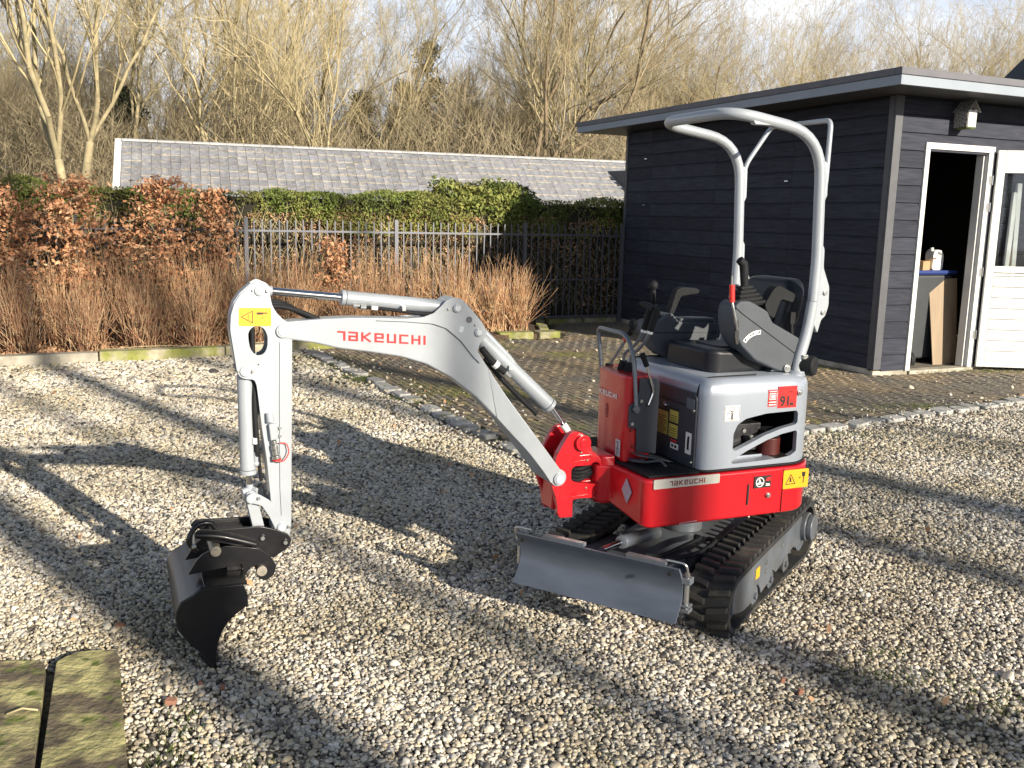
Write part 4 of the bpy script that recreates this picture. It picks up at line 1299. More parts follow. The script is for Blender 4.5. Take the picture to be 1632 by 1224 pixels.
# undergrowth: tangled brush, one mass
n = 62000
Yb = rng.uniform(34, 64, n); pxs = rng.uniform(-120, 1050, n); X = (pxs - 816) / 1500 * Yb
h0 = rng.uniform(0, 1, n) ** 1.25 * (6.4 + 1.3 * np.sin(pxs * .02) + .8 * np.sin(pxs * .071)) * Yb / 48
d = rng.normal(0, .6, (n, 3)); d[:, 2] = np.abs(d[:, 2]) + .35; d /= np.linalg.norm(d, axis=1, keepdims=True)
ln = rng.uniform(.5, 1.9, (n, 1))
p0 = np.column_stack([X, Yb, h0]); p1 = p0 + d * ln
tag(link('undergrowth', seg_mesh('undergrowth', np.column_stack([p0, p1, np.full(n, .011), np.full(n, .005)]), 3), M['twig2']), kind='stuff')
n = 9000
Yb = rng.uniform(36, 62, n); pxs = rng.uniform(-120, 1900, n); X = (pxs - 816) / 1500 * Yb
P = np.column_stack([X, Yb, rng.uniform(0, 1, n) ** 1.5 * 3.6 * Yb / 48])
tag(link('ivy_and_brambles', leaf_mesh('ivy_and_brambles', P, .38, rng, .6), M['needle']), kind='stuff')
# the far wood: more of the same trees as one mass
def far_wood():
    pts = []
    for i in range(20):
        Y = random.uniform(60, 85); px = random.uniform(-250, 1950)
        if 600 < px < 770: sc = .50
        else: sc = .60
        pts.append(((px - 816) / 1500 * Y, Y, -.1, sc * Y / 56 * random.uniform(.75, 1), random.uniform(0, 6.28)))
    ar = np.array(pts)
    me = D.meshes.new('far_wood')
    me.vertices.add(len(ar)); me.vertices.foreach_set('co', ar[:, :3].astype(np.float32).ravel())
    a = me.attributes.new('sc', 'FLOAT', 'POINT'); a.data.foreach_set('value', ar[:, 3].astype(np.float32))
    r3 = np.zeros((len(ar), 3)); r3[:, 2] = ar[:, 4]
    a = me.attributes.new('rot', 'FLOAT_VECTOR', 'POINT'); a.data.foreach_set('vector', r3.astype(np.float32).ravel())
    o = D.objects.new('far_wood', me); COL.objects.link(o)
    srcs = []
    for k in (0, 2, 3, 5):
        bm = bmesh.new(); bm.from_mesh(protos[k][0]); bm.from_mesh(protos[k][1])
        m2 = D.meshes.new('wood_tree'); bm.to_mesh(m2); bm.free()
        m2.materials.clear(); m2.materials.append(M['twig'])
        so_ = D.objects.new('wood_tree', m2); srcs.append(so_)
    ng = D.node_groups.new('wood_scatter', 'GeometryNodeTree')
    ng.interface.new_socket('Geometry', in_out='INPUT', socket_type='NodeSocketGeometry')
    ng.interface.new_socket('Geometry', in_out='OUTPUT', socket_type='NodeSocketGeometry')
    N = ng.nodes.new; lk = ng.links.new
    gi, go, ins, j = N('NodeGroupInput'), N('NodeGroupOutput'), N('GeometryNodeInstanceOnPoints'), N('GeometryNodeGeometryToInstance')
    for s_ in srcs:
        oi = N('GeometryNodeObjectInfo'); oi.inputs['Object'].default_value = s_; oi.inputs['As Instance'].default_value = False
        lk(oi.outputs['Geometry'], j.inputs[0])
    ins.inputs['Pick Instance'].default_value = True
    lk(gi.outputs[0], ins.inputs['Points']); lk(j.outputs[0], ins.inputs['Instance'])
    na = N('GeometryNodeInputNamedAttribute'); na.data_type = 'FLOAT_VECTOR'; na.inputs['Name'].default_value = 'rot'
    er = N('FunctionNodeEulerToRotation'); lk(na.outputs[0], er.inputs[0]); lk(er.outputs[0], ins.inputs['Rotation'])
    nb2 = N('GeometryNodeInputNamedAttribute'); nb2.data_type = 'FLOAT'; nb2.inputs['Name'].default_value = 'sc'
    lk(nb2.outputs[0], ins.inputs['Scale'])
    lk(ins.outputs[0], go.inputs[0])
    md = o.modifiers.new('wood', 'NODES'); md.node_group = ng
    tag(o, kind='stuff')
far_wood()
# trees behind the camera to the right, whose shadows fall across the yard
def shade_tree(q_, dist, H, k, r, lab, rz=0.0):
    """q_: sideways position of the shadow line, dist: metres from the yard centre toward the sun"""
    s = Vector((math.sin(SUN_AZ), -math.cos(SUN_AZ), 0)); pr = Vector((math.cos(SUN_AZ), math.sin(SUN_AZ), 0))
    p = pr * q_ + s * dist
    o = tree(0, 1, H, k, lab, 'trees behind the camera that shade the yard', B2, T2, rz)
    o.location = (p.x, p.y, -.1)
    base = 15.0 if k in (0, 1, 5, 7, 8) else {2: 14.0, 3: 16.0, 4: 13.0, 6: 16.0}[k]
    o.scale = (r, r, H / base)
    return o
for q_, dist, H, k, r, rz in SHADE:
    shade_tree(q_, dist, H, k, r, 'bare tree behind the viewer whose shadow falls on the gravel', rz)

# ================================================================== THE MINI EXCAVATOR
S0 = Vector((.79, 4.10, 0))
YAW = math.atan2(-.391, -.92)
ex = empty('mini_excavator', S0, YAW)     # local x: forward along the boom, y: its left side (toward the viewer), z up
tag(ex, 'red and grey mini excavator with its boom reaching left, black bucket on the gravel', 'excavator')
def part(g, name, m, parent=ex, **kw):
    return g.build(name, m, parent, **kw)

# ---- undercarriage (its own heading, turned from the house)
DU = math.atan2(-.8499, -.52694) - YAW
cu_, su_ = math.cos(DU), math.sin(DU)
def UC(x, y, z):
    return (x * cu_ - y * su_, x * su_ + y * cu_, z)
def track(y0, y1, name_side):
    xr, zr, rr = -.535, .150, .142          # sprocket
    xf, zf, rf = .462, .128, .120          # idler
    def belt(off):
        P = []
        for i in range(13):
            a = rad(95 + i * (265 - 95) / 12)
            P.append((xr + (rr + off) * math.cos(a), zr + (rr + off) * math.sin(a) ))
        P.append((-.30, .014 - off)); P.append((0, .012 - off)); P.append((.30, .014 - off))
        for i in range(13):
            a = rad(-90 + i * 178 / 12)
            P.append((xf + (rf + off) * math.cos(a), zf + (rf + off) * math.sin(a)))
        P.append((.15, .262 + off)); P.append((-.2, .268 + off))
        return [(x, max(z, .004 if off > 0 else .024)) for x, z in P]
    o_, i_ = belt(.0), belt(-.024)
    n = len(o_)
    q = G()
    V = [(x, y, z) for y in (y0, y1) for x, z in o_] + [(x, y, z) for y in (y0, y1) for x, z in i_]
    F = []
    for i in range(n):
        j = (i + 1) % n
        F += [(i, j, n + j, n + i), (2 * n + j, 2 * n + i, 3 * n + i, 3 * n + j), (i, 2 * n + i, 2 * n + j, j), (n + j, 3 * n + j, 3 * n + i, n + i)]
    q.add(V, F)
    # tread lugs, two staggered rows
    L_ = 0; acc = [0]
    pts = [Vector((x, z)) for x, z in o_]
    for i in range(n):
        L_ += (pts[(i + 1) % n] - pts[i]).length; acc.append(L_)
    nl = 46
    def at_(s):
        s %= L_
        for i in range(n):
            if acc[i + 1] >= s:
                t = (s - acc[i]) / (acc[i + 1] - acc[i])
                a, b = pts[i], pts[(i + 1) % n]
                d = (b - a).normalized()
                return a + (b - a) * t, d
    for k in range(nl):
        for row in (0, 1):
            s = (k + .5 * row) * L_ / nl
            p, d = at_(s)
            nn = Vector((d.y, -d.x))
            if nn.dot(p - Vector((0, .13))) < 0: nn = -nn
            ya, yb = (y0 + .004, (y0 + y1) / 2 - .006) if row == 0 else ((y0 + y1) / 2 + .006, y1 - .004)
            if p.y < .03 and abs(d.y) < .3: hgt = .012
            else: hgt = .019
            c = p + nn * hgt / 2
            cy = (ya + yb) / 2
            ax = Vector((d.x, 0, d.y)) * .0125; az_ = Vector((nn.x, 0, nn.y)) * (hgt / 2 + .002)
            skew = Vector((d.x, 0, d.y)) * (.010 if row else -.010)
            ay = Vector((0, (yb - ya) / 2, 0)) + skew
            q.obox((c.x, cy, max(c.y, .004)), ax, ay, az_)
    o = part(q.map(UC), 'rubber_track', M['track'], bevel=.003, bseg=1)
    return o
trL = track(.245, .425, 'l')
trR = track(-.425, -.245, 'r')
for sy, tr in ((1, trL), (-1, trR)):
    ya, yb = (.262, .395) if sy > 0 else (-.395, -.262)
    # sprocket, idler, rollers
    q = G()
    q.cyl((-.535, ya, .15), (-.535, yb, .15), .100, 24)
    for k in range(14):
        a = k * 2 * math.pi / 14
        q.obox((-.535 + .105 * math.cos(a), (ya + yb) / 2, .15 + .105 * math.sin(a)), (.016 * math.cos(a), 0, .016 * math.sin(a)), (0, .03, 0), (-.010 * math.sin(a), 0, .010 * math.cos(a)))
    part(q.map(UC), 'drive_sprocket', M['steel'], smooth=rad(35))
    q = G().cyl((.462, ya + .01, .128), (.462, yb - .01, .128), .092, 24)
    part(q.map(UC), 'idler_wheel', M['steel'], smooth=rad(35))
    for rx in (.20, -.02, -.25):
        q = G().cyl((rx, ya + .01, .070), (rx, yb + sy * .012, .070), .042, 20).cyl((rx, yb - .002, .07), (rx, yb + .022 if sy > 0 else yb - .002, .07), .014, 12)
        part(q.map(UC), 'track_roller', M['steel'], smooth=rad(35))
    q = G().cyl((-.20, ya + .02, .225), (-.20, yb - .02, .225), .026, 14)
    part(q.map(UC), 'top_roller', M['steel'], smooth=rad(35))
# side frames: plate with scalloped lower edge
for y0_, y1_ in ((.398, .414), (-.414, -.398)):
    ol = [(.50, .215), (.505, .10), (.47, .085), (.37, .062), (.26, .060), (.255, .085), (.22, .115), (.18, .115), (.145, .085), (.13, .060), (.02, .075), (.01, .1), (-.02, .115), (-.05, .10), (-.08, .085), (-.17, .100), (-.20, .115), (-.28, .115), (-.30, .12), (-.395, .13), (-.395, .238), (-.37, .248), (.30, .240), (.47, .232)]
    part(G().prism(ol, y0_, y1_).map(UC), 'track_frame', M['steel'], bevel=.004)
part(G().cyl((-.545, .40, .170), (-.545, .428, .170), .070, 28).cyl((-.545, .428, .170), (-.545, .455, .170), .062, 28).map(UC), 'travel_motor', M['steel'], bevel=.006)
part(G().box((-.50, .38, .10), (-.40, .405, .235)).map(UC), 'motor_bracket', M['steel'], bevel=.004)
part(G().cyl((-.545, -.40, .170), (-.545, -.455, .170), .066, 28).map(UC), 'travel_motor', M['steel'], bevel=.006)
for bx, bz in ((.09, .185), (.10, .15), (-.13, .20)):
    part(G().cyl((bx, .414, bz), (bx, .422, bz), .009, 8).map(UC), 'bolt', M['zinc'])
part(G().box((.175, .4142, .150), (.225, .4155, .195)).map(UC), 'yellow_sticker', M['yellow'])
# centre frame
q = G().box((-.42, -.26, .12), (.40, .26, .165)).box((-.34, -.20, .17), (.22, .20, .235))
q.prism([(.20, .235), (.42, .19), (.42, .13), (.2, .13)], -.18, .18)
part(q.map(UC), 'centre_frame', M['steel'], bevel=.012)
for sx in (-.22, .16):
    part(G().cyl((sx, .22, .15), (sx, .40, .15), .040, 14).cyl((sx, -.22, .15), (sx, -.40, .15), .040, 14).map(UC), 'cross_tube', M['panel'], smooth=rad(40))
part(G().cyl((0, 0, .235), (0, 0, .30), .085, 32).cyl((0, 0, .302), (0, 0, .345), .115, 32).cyl((0, 0, .347), (0, 0, .392), .135, 32), 'slewing_ring', M['steel'], bevel=.004)
q = G().tube(arc([(.10, .16, .24), (.22, .24, .28), (.34, .20, .25), (.40, .14, .24), (.52, .14, .26)], .05), .010, 8).tube(arc([(.10, .10, .24), (.25, .18, .29), (.42, .08, .24), (.56, .06, .28)], .05), .010, 8)
part(q.map(UC), 'blade_hoses', M['rubber'], smooth=rad(50))
# blade with its arms and ram
BX = .816
BY0, BY1 = -.395, .305
pro = []
for i in range(9):
    t = i / 8
    z = .150 + t * .205
    x = BX + .010 - .055 * math.sin(math.pi * t) ** 1.0 + .0 - .012 * t
    pro.append((x, z))
pr2 = [(x - .012, z) for x, z in pro][::-1]
part(G().prism(pro + pr2, BY0, BY1, 'y').map(UC), 'dozer_blade', M['blade'], smooth=rad(30))
bl_o = ex.children[-1]
part(G().box((BX - .045, BY0 + .12, .352), (BX - .020, BY0 + .30, .366)).map(UC), 'blade_lip', M['steel'])
part(G().box((BX - .045, BY1 - .22, .352), (BX - .020, BY1 - .06, .366)).map(UC), 'blade_lip', M['steel'])
for hy in (BY0 + .035, BY1 - .035):
    G().cyl((BX - .004, hy, .332), (BX + .0015, hy, .332), .008, 12).map(UC).build('pin_hole', M['inkblack'], bl_o)
for sg, yb in ((1, BY1), (-1, BY0)):
    q = G().tube(arc([(BX - .03, yb - sg * .06, .372), (BX - .03, yb + sg * .018, .372), (BX - .05, yb + sg * .022, .315)], .02), .0045, 8)
    part(q.map(UC), 'retaining_pin', M['zinc'], smooth=rad(50))
    q = G().box((BX - .085, yb - .02 if sg > 0 else yb - .03, .285), (BX - .045, yb + .03 if sg > 0 else yb + .02, .310)).box((BX - .085, yb - .02 if sg > 0 else yb - .03, .175), (BX - .045, yb + .03 if sg > 0 else yb + .02, .190)).box((BX - .085, yb - .02 if sg > 0 else yb - .03, .195), (BX - .045, yb + .03 if sg > 0 else yb + .02, .205))
    part(q.map(UC), 'blade_bracket', M['steel'], bevel=.003)
    part(G().cyl((BX - .062, yb + sg * .012, .19), (BX - .062, yb + sg * .012, .325), .010, 12).map(UC), 'blade_pin', M['zinc'], smooth=rad(40))
for sy in (-.22, .13):
    part(G().prism([(.25, .16), (.25, .22), (.60, .25), (BX - .066, .29), (BX - .066, .19), (.6, .17)], sy - .02, sy + .02).map(UC), 'blade_arm', M['steel'], bevel=.006)
part(G().box((.44, -.22, .19), (.50, .13, .23)).map(UC), 'blade_cross_beam', M['steel'], bevel=.01)
part(G().cyl((.20, -.045, .255), (.56, -.045, .315), .028, 18).map(UC), 'blade_ram', M['steel'], bevel=.004)
part(G().cyl((.56, -.045, .315), (BX - .08, -.045, .335), .014, 14).map(UC), 'blade_ram_rod', M['chrome'], smooth=rad(40))

# ---- upper structure: red base
plan = [(.425, .362), (.445, .10), (.50, .085), (.50, -.085), (.445, -.11), (.42, -.362), (-.26, -.362), (-.40, -.30), (-.475, -.16), (-.495, 0), (-.475, .16), (-.415, .30), (-.33, .362)]
planr = rounded(plan, [.04, .02, .02, .02, .02, .05, .08, .12, .12, .12, .12, .10, .06], 4)
bot, top_ = .385, .588
n = len(planr)
V = []
def nose(x, y, z):
    # underside rises toward the swing bracket at the front centre
    if z < .5 and x > .2 and y < .36:
        k = max(0, min(1, (.36 - y) / .30)) * max(0, min(1, (x - .2) / .15))
        return (x, y, z + .045 * k)
    return (x, y, z)
for x, y in planr: V.append(nose(x, y, bot))
for x, y in planr: V.append((x * 1.0 + (.004 if x > 0 else -.008), y * 1.008, top_))
base = G().add(V, [tuple(range(n))[::-1], tuple(range(n, 2 * n))] + [(i, (i + 1) % n, n + (i + 1) % n, n + i) for i in range(n)])
base_o = part(base, 'red_base', M['red'], bevel=.012, bseg=3)
# panel seam and slot, stickers on the side
def SD(y=.3655):
    return lambda a: a
def side_box(x0, x1, z0, z1, name, m, parent, y=.3655, t=.0012, **kw):
    # the red side leans outward toward its top edge
    return G().box((x0, y, z0), (x1, y + t, z1)).build(name, m, parent, **kw)
def lean_y(z): return .3622 + (z - bot) / (top_ - bot) * .0030
G().prism([(-.2415, .395), (-.2445, .395), (-.2445, .580), (-.2415, .580)], .3560, .3672).build('panel_seam', M['inkmaroon'], base_o)
G().prism(rounded([(-.062, .440), (-.070, .440), (-.070, .530), (-.062, .530)], .003, 2), .360, .3678).build('lock_slot', M['inkblack'], base_o)
q = G().cyl((-.168, .360, .474), (-.168, .372, .474), .011, 16).cyl((-.168, .372, .474), (-.168, .377, .474), .007, 8)
q.build('bolt', M['zinc'], base_o)
st = G().prism(rounded([(-.242, .492), (-.374, .492), (-.374, .574), (-.242, .574)], .006, 2), .3665, .3685).build('warning_sticker', M['yellow'], ex)
st['label'] = 'yellow warning sticker with triangle and pedestrian at the tail'
def tri_ring(cx, cz, s, y, mp_, w=.0035):
    q = G()
    P = [(-s, -s * .8), (s, -s * .8), (0, s * .9)]
    for i in range(3):
        a, b = Vector(P[i]), Vector(P[(i + 1) % 3]); d = (b - a).normalized(); nn = Vector((-d.y, d.x)) * w / 2
        q.add([mp_(cx + p.x, cz + p.y, y + i * .0001) for p in (a - nn, b - nn, b + nn, a + nn)], [(0, 1, 2, 3)])
    return q
mpS = lambda s, z, y: (s, y, z)
q = tri_ring(-.280, .532, .025, .3690, mpS)
q.add([mpS(-.280 + a, .530 + b, .3691) for a, b in ((-.006, -.010), (.006, -.008), (.004, .012), (-.002, .010))], [(0, 1, 2, 3)])
q.build('pictogram', M['inkblack'], st)
q = G().prism([(-.345, .512), (-.350, .512), (-.350, .545), (-.345, .545)], .3688, .3692).prism([(-.340, .540), (-.355, .540), (-.357, .560), (-.338, .560)], .3688, .3692).prism([(-.333, .535), (-.322, .535), (-.322, .539), (-.333, .539)], .3688, .3692)
q.build('pictogram', M['inkblack'], st)
st = G().box((-.093, .3650, .509), (-.178, .3685, .560)).build('logo_sticker', M['inkblack'], ex)
st['label'] = 'black sticker with a white excavator emblem in a ring'
q = G()
for k in range(20):
    a, b = 2 * math.pi * k / 20, 2 * math.pi * (k + 1) / 20
    q.add([(-.122 - r_ * math.cos(w_), .3689, .534 + r_ * math.sin(w_)) for w_, r_ in ((a, .021), (b, .021), (b, .0175), (a, .0175))], [(0, 1, 2, 3)])
q.prism([(-.108, .525), (-.136, .525), (-.136, .531), (-.126, .533), (-.120, .549), (-.114, .545), (-.118, .533), (-.108, .531)], .3687, .3691)
q.build('emblem', M['white'], st)
G().prism([(-.150, .538), (-.174, .538), (-.174, .553), (-.160, .553)], .3687, .3691).build('emblem', M['inkred'], st)
G().box((-.152, .3687, .516), (-.174, .3690, .520)).box((-.152, .3687, .523), (-.170, .3690, .526)).build('small_print', M['white'], st)
pl_ = G().prism(rounded([(.395, .550), (.083, .550), (.083, .589), (.395, .589)], .006, 3), .366, .3700).build('name_plate', M['plate'], ex)
pl_['label'] = 'brushed name plate along the top edge of the red base'
lettering('name_lettering', logo_2d('TAKEUCHI'), lambda a, b: (.322 - a * .170, .3706, .5585 + b * .020), M['inkmaroon'], pl_)
G().prism([(.262, .3935), (.18, .397), (.18, .3985), (.262, .395)], .3630, .3655).build('paint_scratch', M['stickergrey'], base_o)
# steel diamond plate on the front
def front_pt(y, z, off=.0):   # front face of the base between y=.10 and .36
    t = (y - .10) / .262
    return (.447 - .020 * t + .004 * ((z - bot) / .2) + off, y, z)
dm = G()
P = [(.238, .566), (.275, .515), (.243, .462), (.205, .512)]
dm.add([front_pt(a, b, .0015) for a, b in P] + [front_pt(a, b, .0045) for a, b in P], [(3, 2, 1, 0), (4, 5, 6, 7), (0, 1, 5, 4), (1, 2, 6, 5), (2, 3, 7, 6), (3, 0, 4, 7)])
dm.build('diamond_plate', M['diamond'], ex)
# step floor
part(G().prism([(.405, .345), (.415, .0), (.40, -.34), (.165, -.34), (.165, .345)], .589, .600, 'z'), 'floor_mat', M['rubber'], bevel=.003)
for k in range(7):
    x = .19 + k * .030
    G().box((x, -.30, .6005), (x + .008, .32, .6025)).build('floor_rib', M['rubber'], ex)

# ---- swing bracket (red casting) and boom foot
brk_out = [(.634, .729), (.618, .737), (.598, .738), (.572, .730), (.557, .712), (.544, .688), (.531, .668), (.526, .650), (.560, .636), (.600, .628), (.61, .60), (.619, .58), (.619, .535), (.605, .515), (.585, .495), (.579, .452), (.610, .448), (.609, .374), (.666, .376), (.674, .390), (.684, .459), (.706, .513), (.706, .556), (.694, .619), (.687, .644), (.66, .69)]
yb_ = .085
BRKF = [(.634, .729), (.618, .737), (.598, .738), (.572, .730), (.557, .712), (.544, .688), (.531, .668), (.526, .650), (.509, .640), (.483, .615), (.470, .552), (.478, .513), (.498, .490), (.502, .475), (.509, .447), (.579, .452), (.610, .448), (.609, .374), (.666, .376), (.674, .390), (.684, .459), (.706, .513), (.706, .556), (.694, .619), (.687, .644), (.66, .69)]
BRKH = [(.620, .580), (.605, .592), (.54, .590), (.510, .604), (.490, .596), (.479, .567), (.480, .530), (.503, .506), (.537, .510), (.602, .522), (.620, .535)]
RC1 = [(.621, .615), (.616, .626), (.600, .633), (.536, .640), (.530, .632), (.530, .617), (.602, .612), (.616, .611)]
RC2 = [(.620, .470), (.616, .480), (.604, .487), (.535, .484), (.533, .474), (.535, .466), (.604, .462), (.617, .463)]
sb = link('swing_bracket', plate_holes(rounded(BRKF, .006, 2), [rounded(BRKH, .008, 2)], .057, .0765), M['red'], ex, bevel=.004, bseg=2)
link('front_casting', plate_holes(rounded(BRKF, .006, 2), [rounded(BRKH, .008, 2), rounded(RC1, .006, 2), rounded(RC2, .006, 2)], .0768, .088), M['red'], sb, bevel=.004, bseg=3)
G().prism(rounded(brk_out, .008, 2), -yb_, -yb_ + .028).build('cheek_plate', M['red'], sb, bevel=.006, bseg=3)
G().prism([(.62, .60), (.68, .60), (.69, .40), (.62, .40)], -.055, .055).build('web_plate', M['red'], sb, bevel=.01)
# pivot lugs top and bottom (rounded slabs around the vertical pin)
def slab(z0, z1, x0=.46, xc=.548, r=.088):
    P = [(x0, -r)] + [(xc + r * math.cos(rad(a)), r * math.sin(rad(a))) for a in range(-90, 91, 15)] + [(x0, r)]
    return P
q = G().prism([(.50, -.086)] + [(.55 + .075 * math.cos(rad(a)) + .03, .086 * math.sin(rad(a))) for a in range(-90, 91, 15)] + [(.50, .086)], .598, .642, 'z')
q.build('upper_lug', M['red'], sb, bevel=.010, bseg=3)
q = G().prism([(.50, -.086)] + [(.55 + .075 * math.cos(rad(a)) + .03, .086 * math.sin(rad(a))) for a in range(-90, 91, 15)] + [(.50, .086)], .452, .500, 'z')
q.build('lower_lug', M['red'], sb, bevel=.010, bseg=3)
# nose of the house: two forks that hold the pin and a post at the rear of the opening
q = G().prism([(.40, -.05), (.40, .05), (.52, .05), (.585, .045), (.60, 0), (.585, -.045), (.52, -.05)], .572, .596, 'z')
q.build('nose_fork', M['red'], ex, bevel=.010, bseg=3)
q = G().prism([(.40, -.05), (.40, .05), (.52, .05), (.585, .045), (.60, 0), (.585, -.045), (.52, -.05)], .502, .518, 'z')
q.build('nose_fork', M['red'], ex, bevel=.008, bseg=3)
G().cyl((.555, 0, .44), (.555, 0, .65), .032, 20).build('swing_pin', M['red'], ex, bevel=.004)
G().prism([(.415, .095), (.415, -.095), (.47, -.088), (.49, -.06), (.49, .06), (.47, .088)], .415, .625, 'z').build('nose_post', M['red'], ex, bevel=.012, bseg=3)
q = G()
for k in range(7):
    zc = .528 + .012 * (k % 4)
    q.tube(spline([(.47, -.04 + k * .012, zc), (.53, .055 + .006 * (k % 3), zc + .012), (.58, .066, zc - .004 + .004 * k), (.63, .02, zc + .01)], 5), .0085, 8)
part(q, 'swing_hoses', M['rubber'], smooth=rad(60))
G().cyl((.575, .085, .691), (.575, .106, .691), .034, 24).cyl((.575, .106, .691), (.575, .110, .691), .019, 20).build('boss', M['red'], sb, bevel=.005)
for x, z in ((.548, .612), (.549, .494), (.577, .648)):
    G().ball((x, .088, z), .0055, 8).build('grease_nipple', M['pin'], sb, smooth=True)

# ---- boom
BOOM = [(1.735, 1.216), (1.621, 1.222), (1.529, 1.224), (1.337, 1.218), (1.239, 1.214), (1.158, 1.205), (1.091, 1.164), (1.04, 1.106), (1.005, 1.051), (0.923, 0.926), (0.78, 0.732), (0.668, 0.590), (0.637, 0.560), (0.625, 0.533), (0.633, 0.509), (0.659, 0.497), (0.690, 0.511), (0.718, 0.552), (0.806, 0.663), (0.92, 0.785), (1.029, 0.897), (1.135, 0.980), (1.237, 1.038), (1.337, 1.070), (1.458, 1.092), (1.576, 1.11), (1.668, 1.134), (1.754, 1.148), (1.787, 1.153), (1.805, 1.172), (1.804, 1.194), (1.788, 1.212)]
def foot_flare(x, y, z):
    # the boom widens toward its foot, which straddles the swing bracket
    k = max(0, min(1, (.98 - x) / .24)); k = k * k * (3 - 2 * k)
    return (x + .018 * k, y * (1 + 1.12 * k), z + .013 * k)
boom = part(G().prism(rounded(BOOM, .012, 2), -.045, .045), 'boom', M['silver'], bevel=.007, bseg=3)
FU = [(.985, 1.020), (.945, .959), (.90, .893), (.85, .826), (.80, .760), (.75, .695), (.70, .630), (.668, .588), (.645, .560)]
FL = [(.940, .808), (.900, .764), (.862, .722), (.826, .684), (.791, .644), (.761, .606), (.733, .570), (.714, .543), (.697, .517)]
V, F = [], []
for (ux, uz), (lx, lz) in zip(FU, FL):
    for (x_, z_), gr in (((ux, uz), 1), ((lx, lz), -1)):
        for sy in (1, -1):
            x2, y2, z2 = foot_flare(x_, .0452 * sy, z_)
            V.append((x2, y2, z2))
for i in range(len(FU) - 1):
    k = 4 * i
    F += [(k, k + 4, k + 6, k + 2), (k + 1, k + 3, k + 7, k + 5), (k, k + 1, k + 5, k + 4), (k + 2, k + 6, k + 7, k + 3)]
F += [(0, 2, 3, 1), (len(V) - 4, len(V) - 3, len(V) - 1, len(V) - 2)]
ft = G().add(V, F).cyl((.681, -.0945, .550), (.681, .0945, .550), .036, 32)
ft.build('boom_foot', M['silver'], boom, bevel=.003, bseg=2)
LUG = [(1.436, 1.212), (1.315, 1.217), (1.253, 1.221), (1.211, 1.235), (1.181, 1.262), (1.161, 1.283), (1.136, 1.295), (1.102, 1.289), (1.076, 1.267), (1.016, 1.198), (0.991, 1.158), (1.003, 1.131), (1.022, 1.112), (1.030, 1.083), (1.018, 1.033), (1.047, 1.061), (1.1, 1.126), (1.16, 1.176), (1.215, 1.195), (1.315, 1.205)]
for a_, b_ in ((.0455, .054), (-.054, -.0455)):
    G().prism(rounded(LUG, .006, 2), a_, b_).build('lug_plate', M['silver'], boom, bevel=.0025, bseg=2)
lettering('name_lettering', logo_2d('TAKEUCHI'), lambda a, b: (1.581 - a * .345, .0462, 1.1412 - a * .0285 + b * .0355), M['inkred'], boom)
def pin(c, r=.017, y=.054, parent=boom, lock=None, m=M['silver']):
    q = G().cyl((c[0], y - .01, c[1]), (c[0], y + .008, c[1]), r, 22)
    q.build('pin_boss', m, parent, bevel=.002)
    q = G().cyl((c[0], y + .008, c[1]), (c[0], y + .012, c[1]), r * .68, 20)
    q.build('pin', M['stickergrey'] if m is M['silver'] else m, parent, bevel=.001)
    if lock:
        G().cyl((c[0] + lock[0], y, c[1] + lock[1]), (c[0] + lock[0], y + .007, c[1] + lock[1]), .0055, 8).build('lock_bolt', M['zinc'], parent)
pin((1.118, 1.253), lock=(.034, -.002)); pin((1.028, 1.157), lock=(.012, .030))
pin((.679, .547), r=.026, y=.0955)
G().cyl((1.068, .054, 1.207), (1.068, .0552, 1.207), .013, 16).build('cover_disc', M['steel'], boom)
st = G().prism([(1.104, 1.184), (1.088, 1.180), (1.094, 1.158), (1.110, 1.162)], .0542, .0550).build('small_sticker', M['stickergrey'], boom)
pin((1.778, 1.180), r=.024, y=.045, m=M['silver'])

# ---- arm
ARM = [(1.857, 1.364), (1.829, 1.352), (1.818, 1.335), (1.819, 1.309), (1.813, 1.274), (1.798, 1.246), (1.772, 1.219), (1.749, 1.207), (1.745, 1.151), (1.750, 0.921), (1.760, 0.502), (1.764, 0.424), (1.772, 0.395), (1.795, 0.383), (1.818, 0.398), (1.829, 0.431), (1.834, 0.564), (1.844, 0.706), (1.860, 0.836), (1.868, 0.927), (1.874, 0.988), (1.882, 1.008), (1.909, 1.009), (1.931, 1.018), (1.941, 1.038), (1.944, 1.065), (1.953, 1.135), (1.960, 1.189), (1.956, 1.242), (1.942, 1.284), (1.919, 1.317), (1.881, 1.351)]
HOLE = [(1.882, 1.198), (1.898, 1.179), (1.898, 1.152), (1.893, 1.121), (1.880, 1.1), (1.862, 1.093), (1.843, 1.102), (1.833, 1.123), (1.831, 1.162), (1.841, 1.189), (1.861, 1.201)]
arm = link('arm', plate_holes(rounded(ARM, .010, 2), [rounded(HOLE, .006, 1)], .033, .043), M['silver'], ex, bevel=.002, bseg=2)
link('head_plate', plate_holes(rounded(ARM, .010, 2), [rounded(HOLE, .006, 1)], -.043, -.033), M['silver'], arm, bevel=.002, bseg=2)
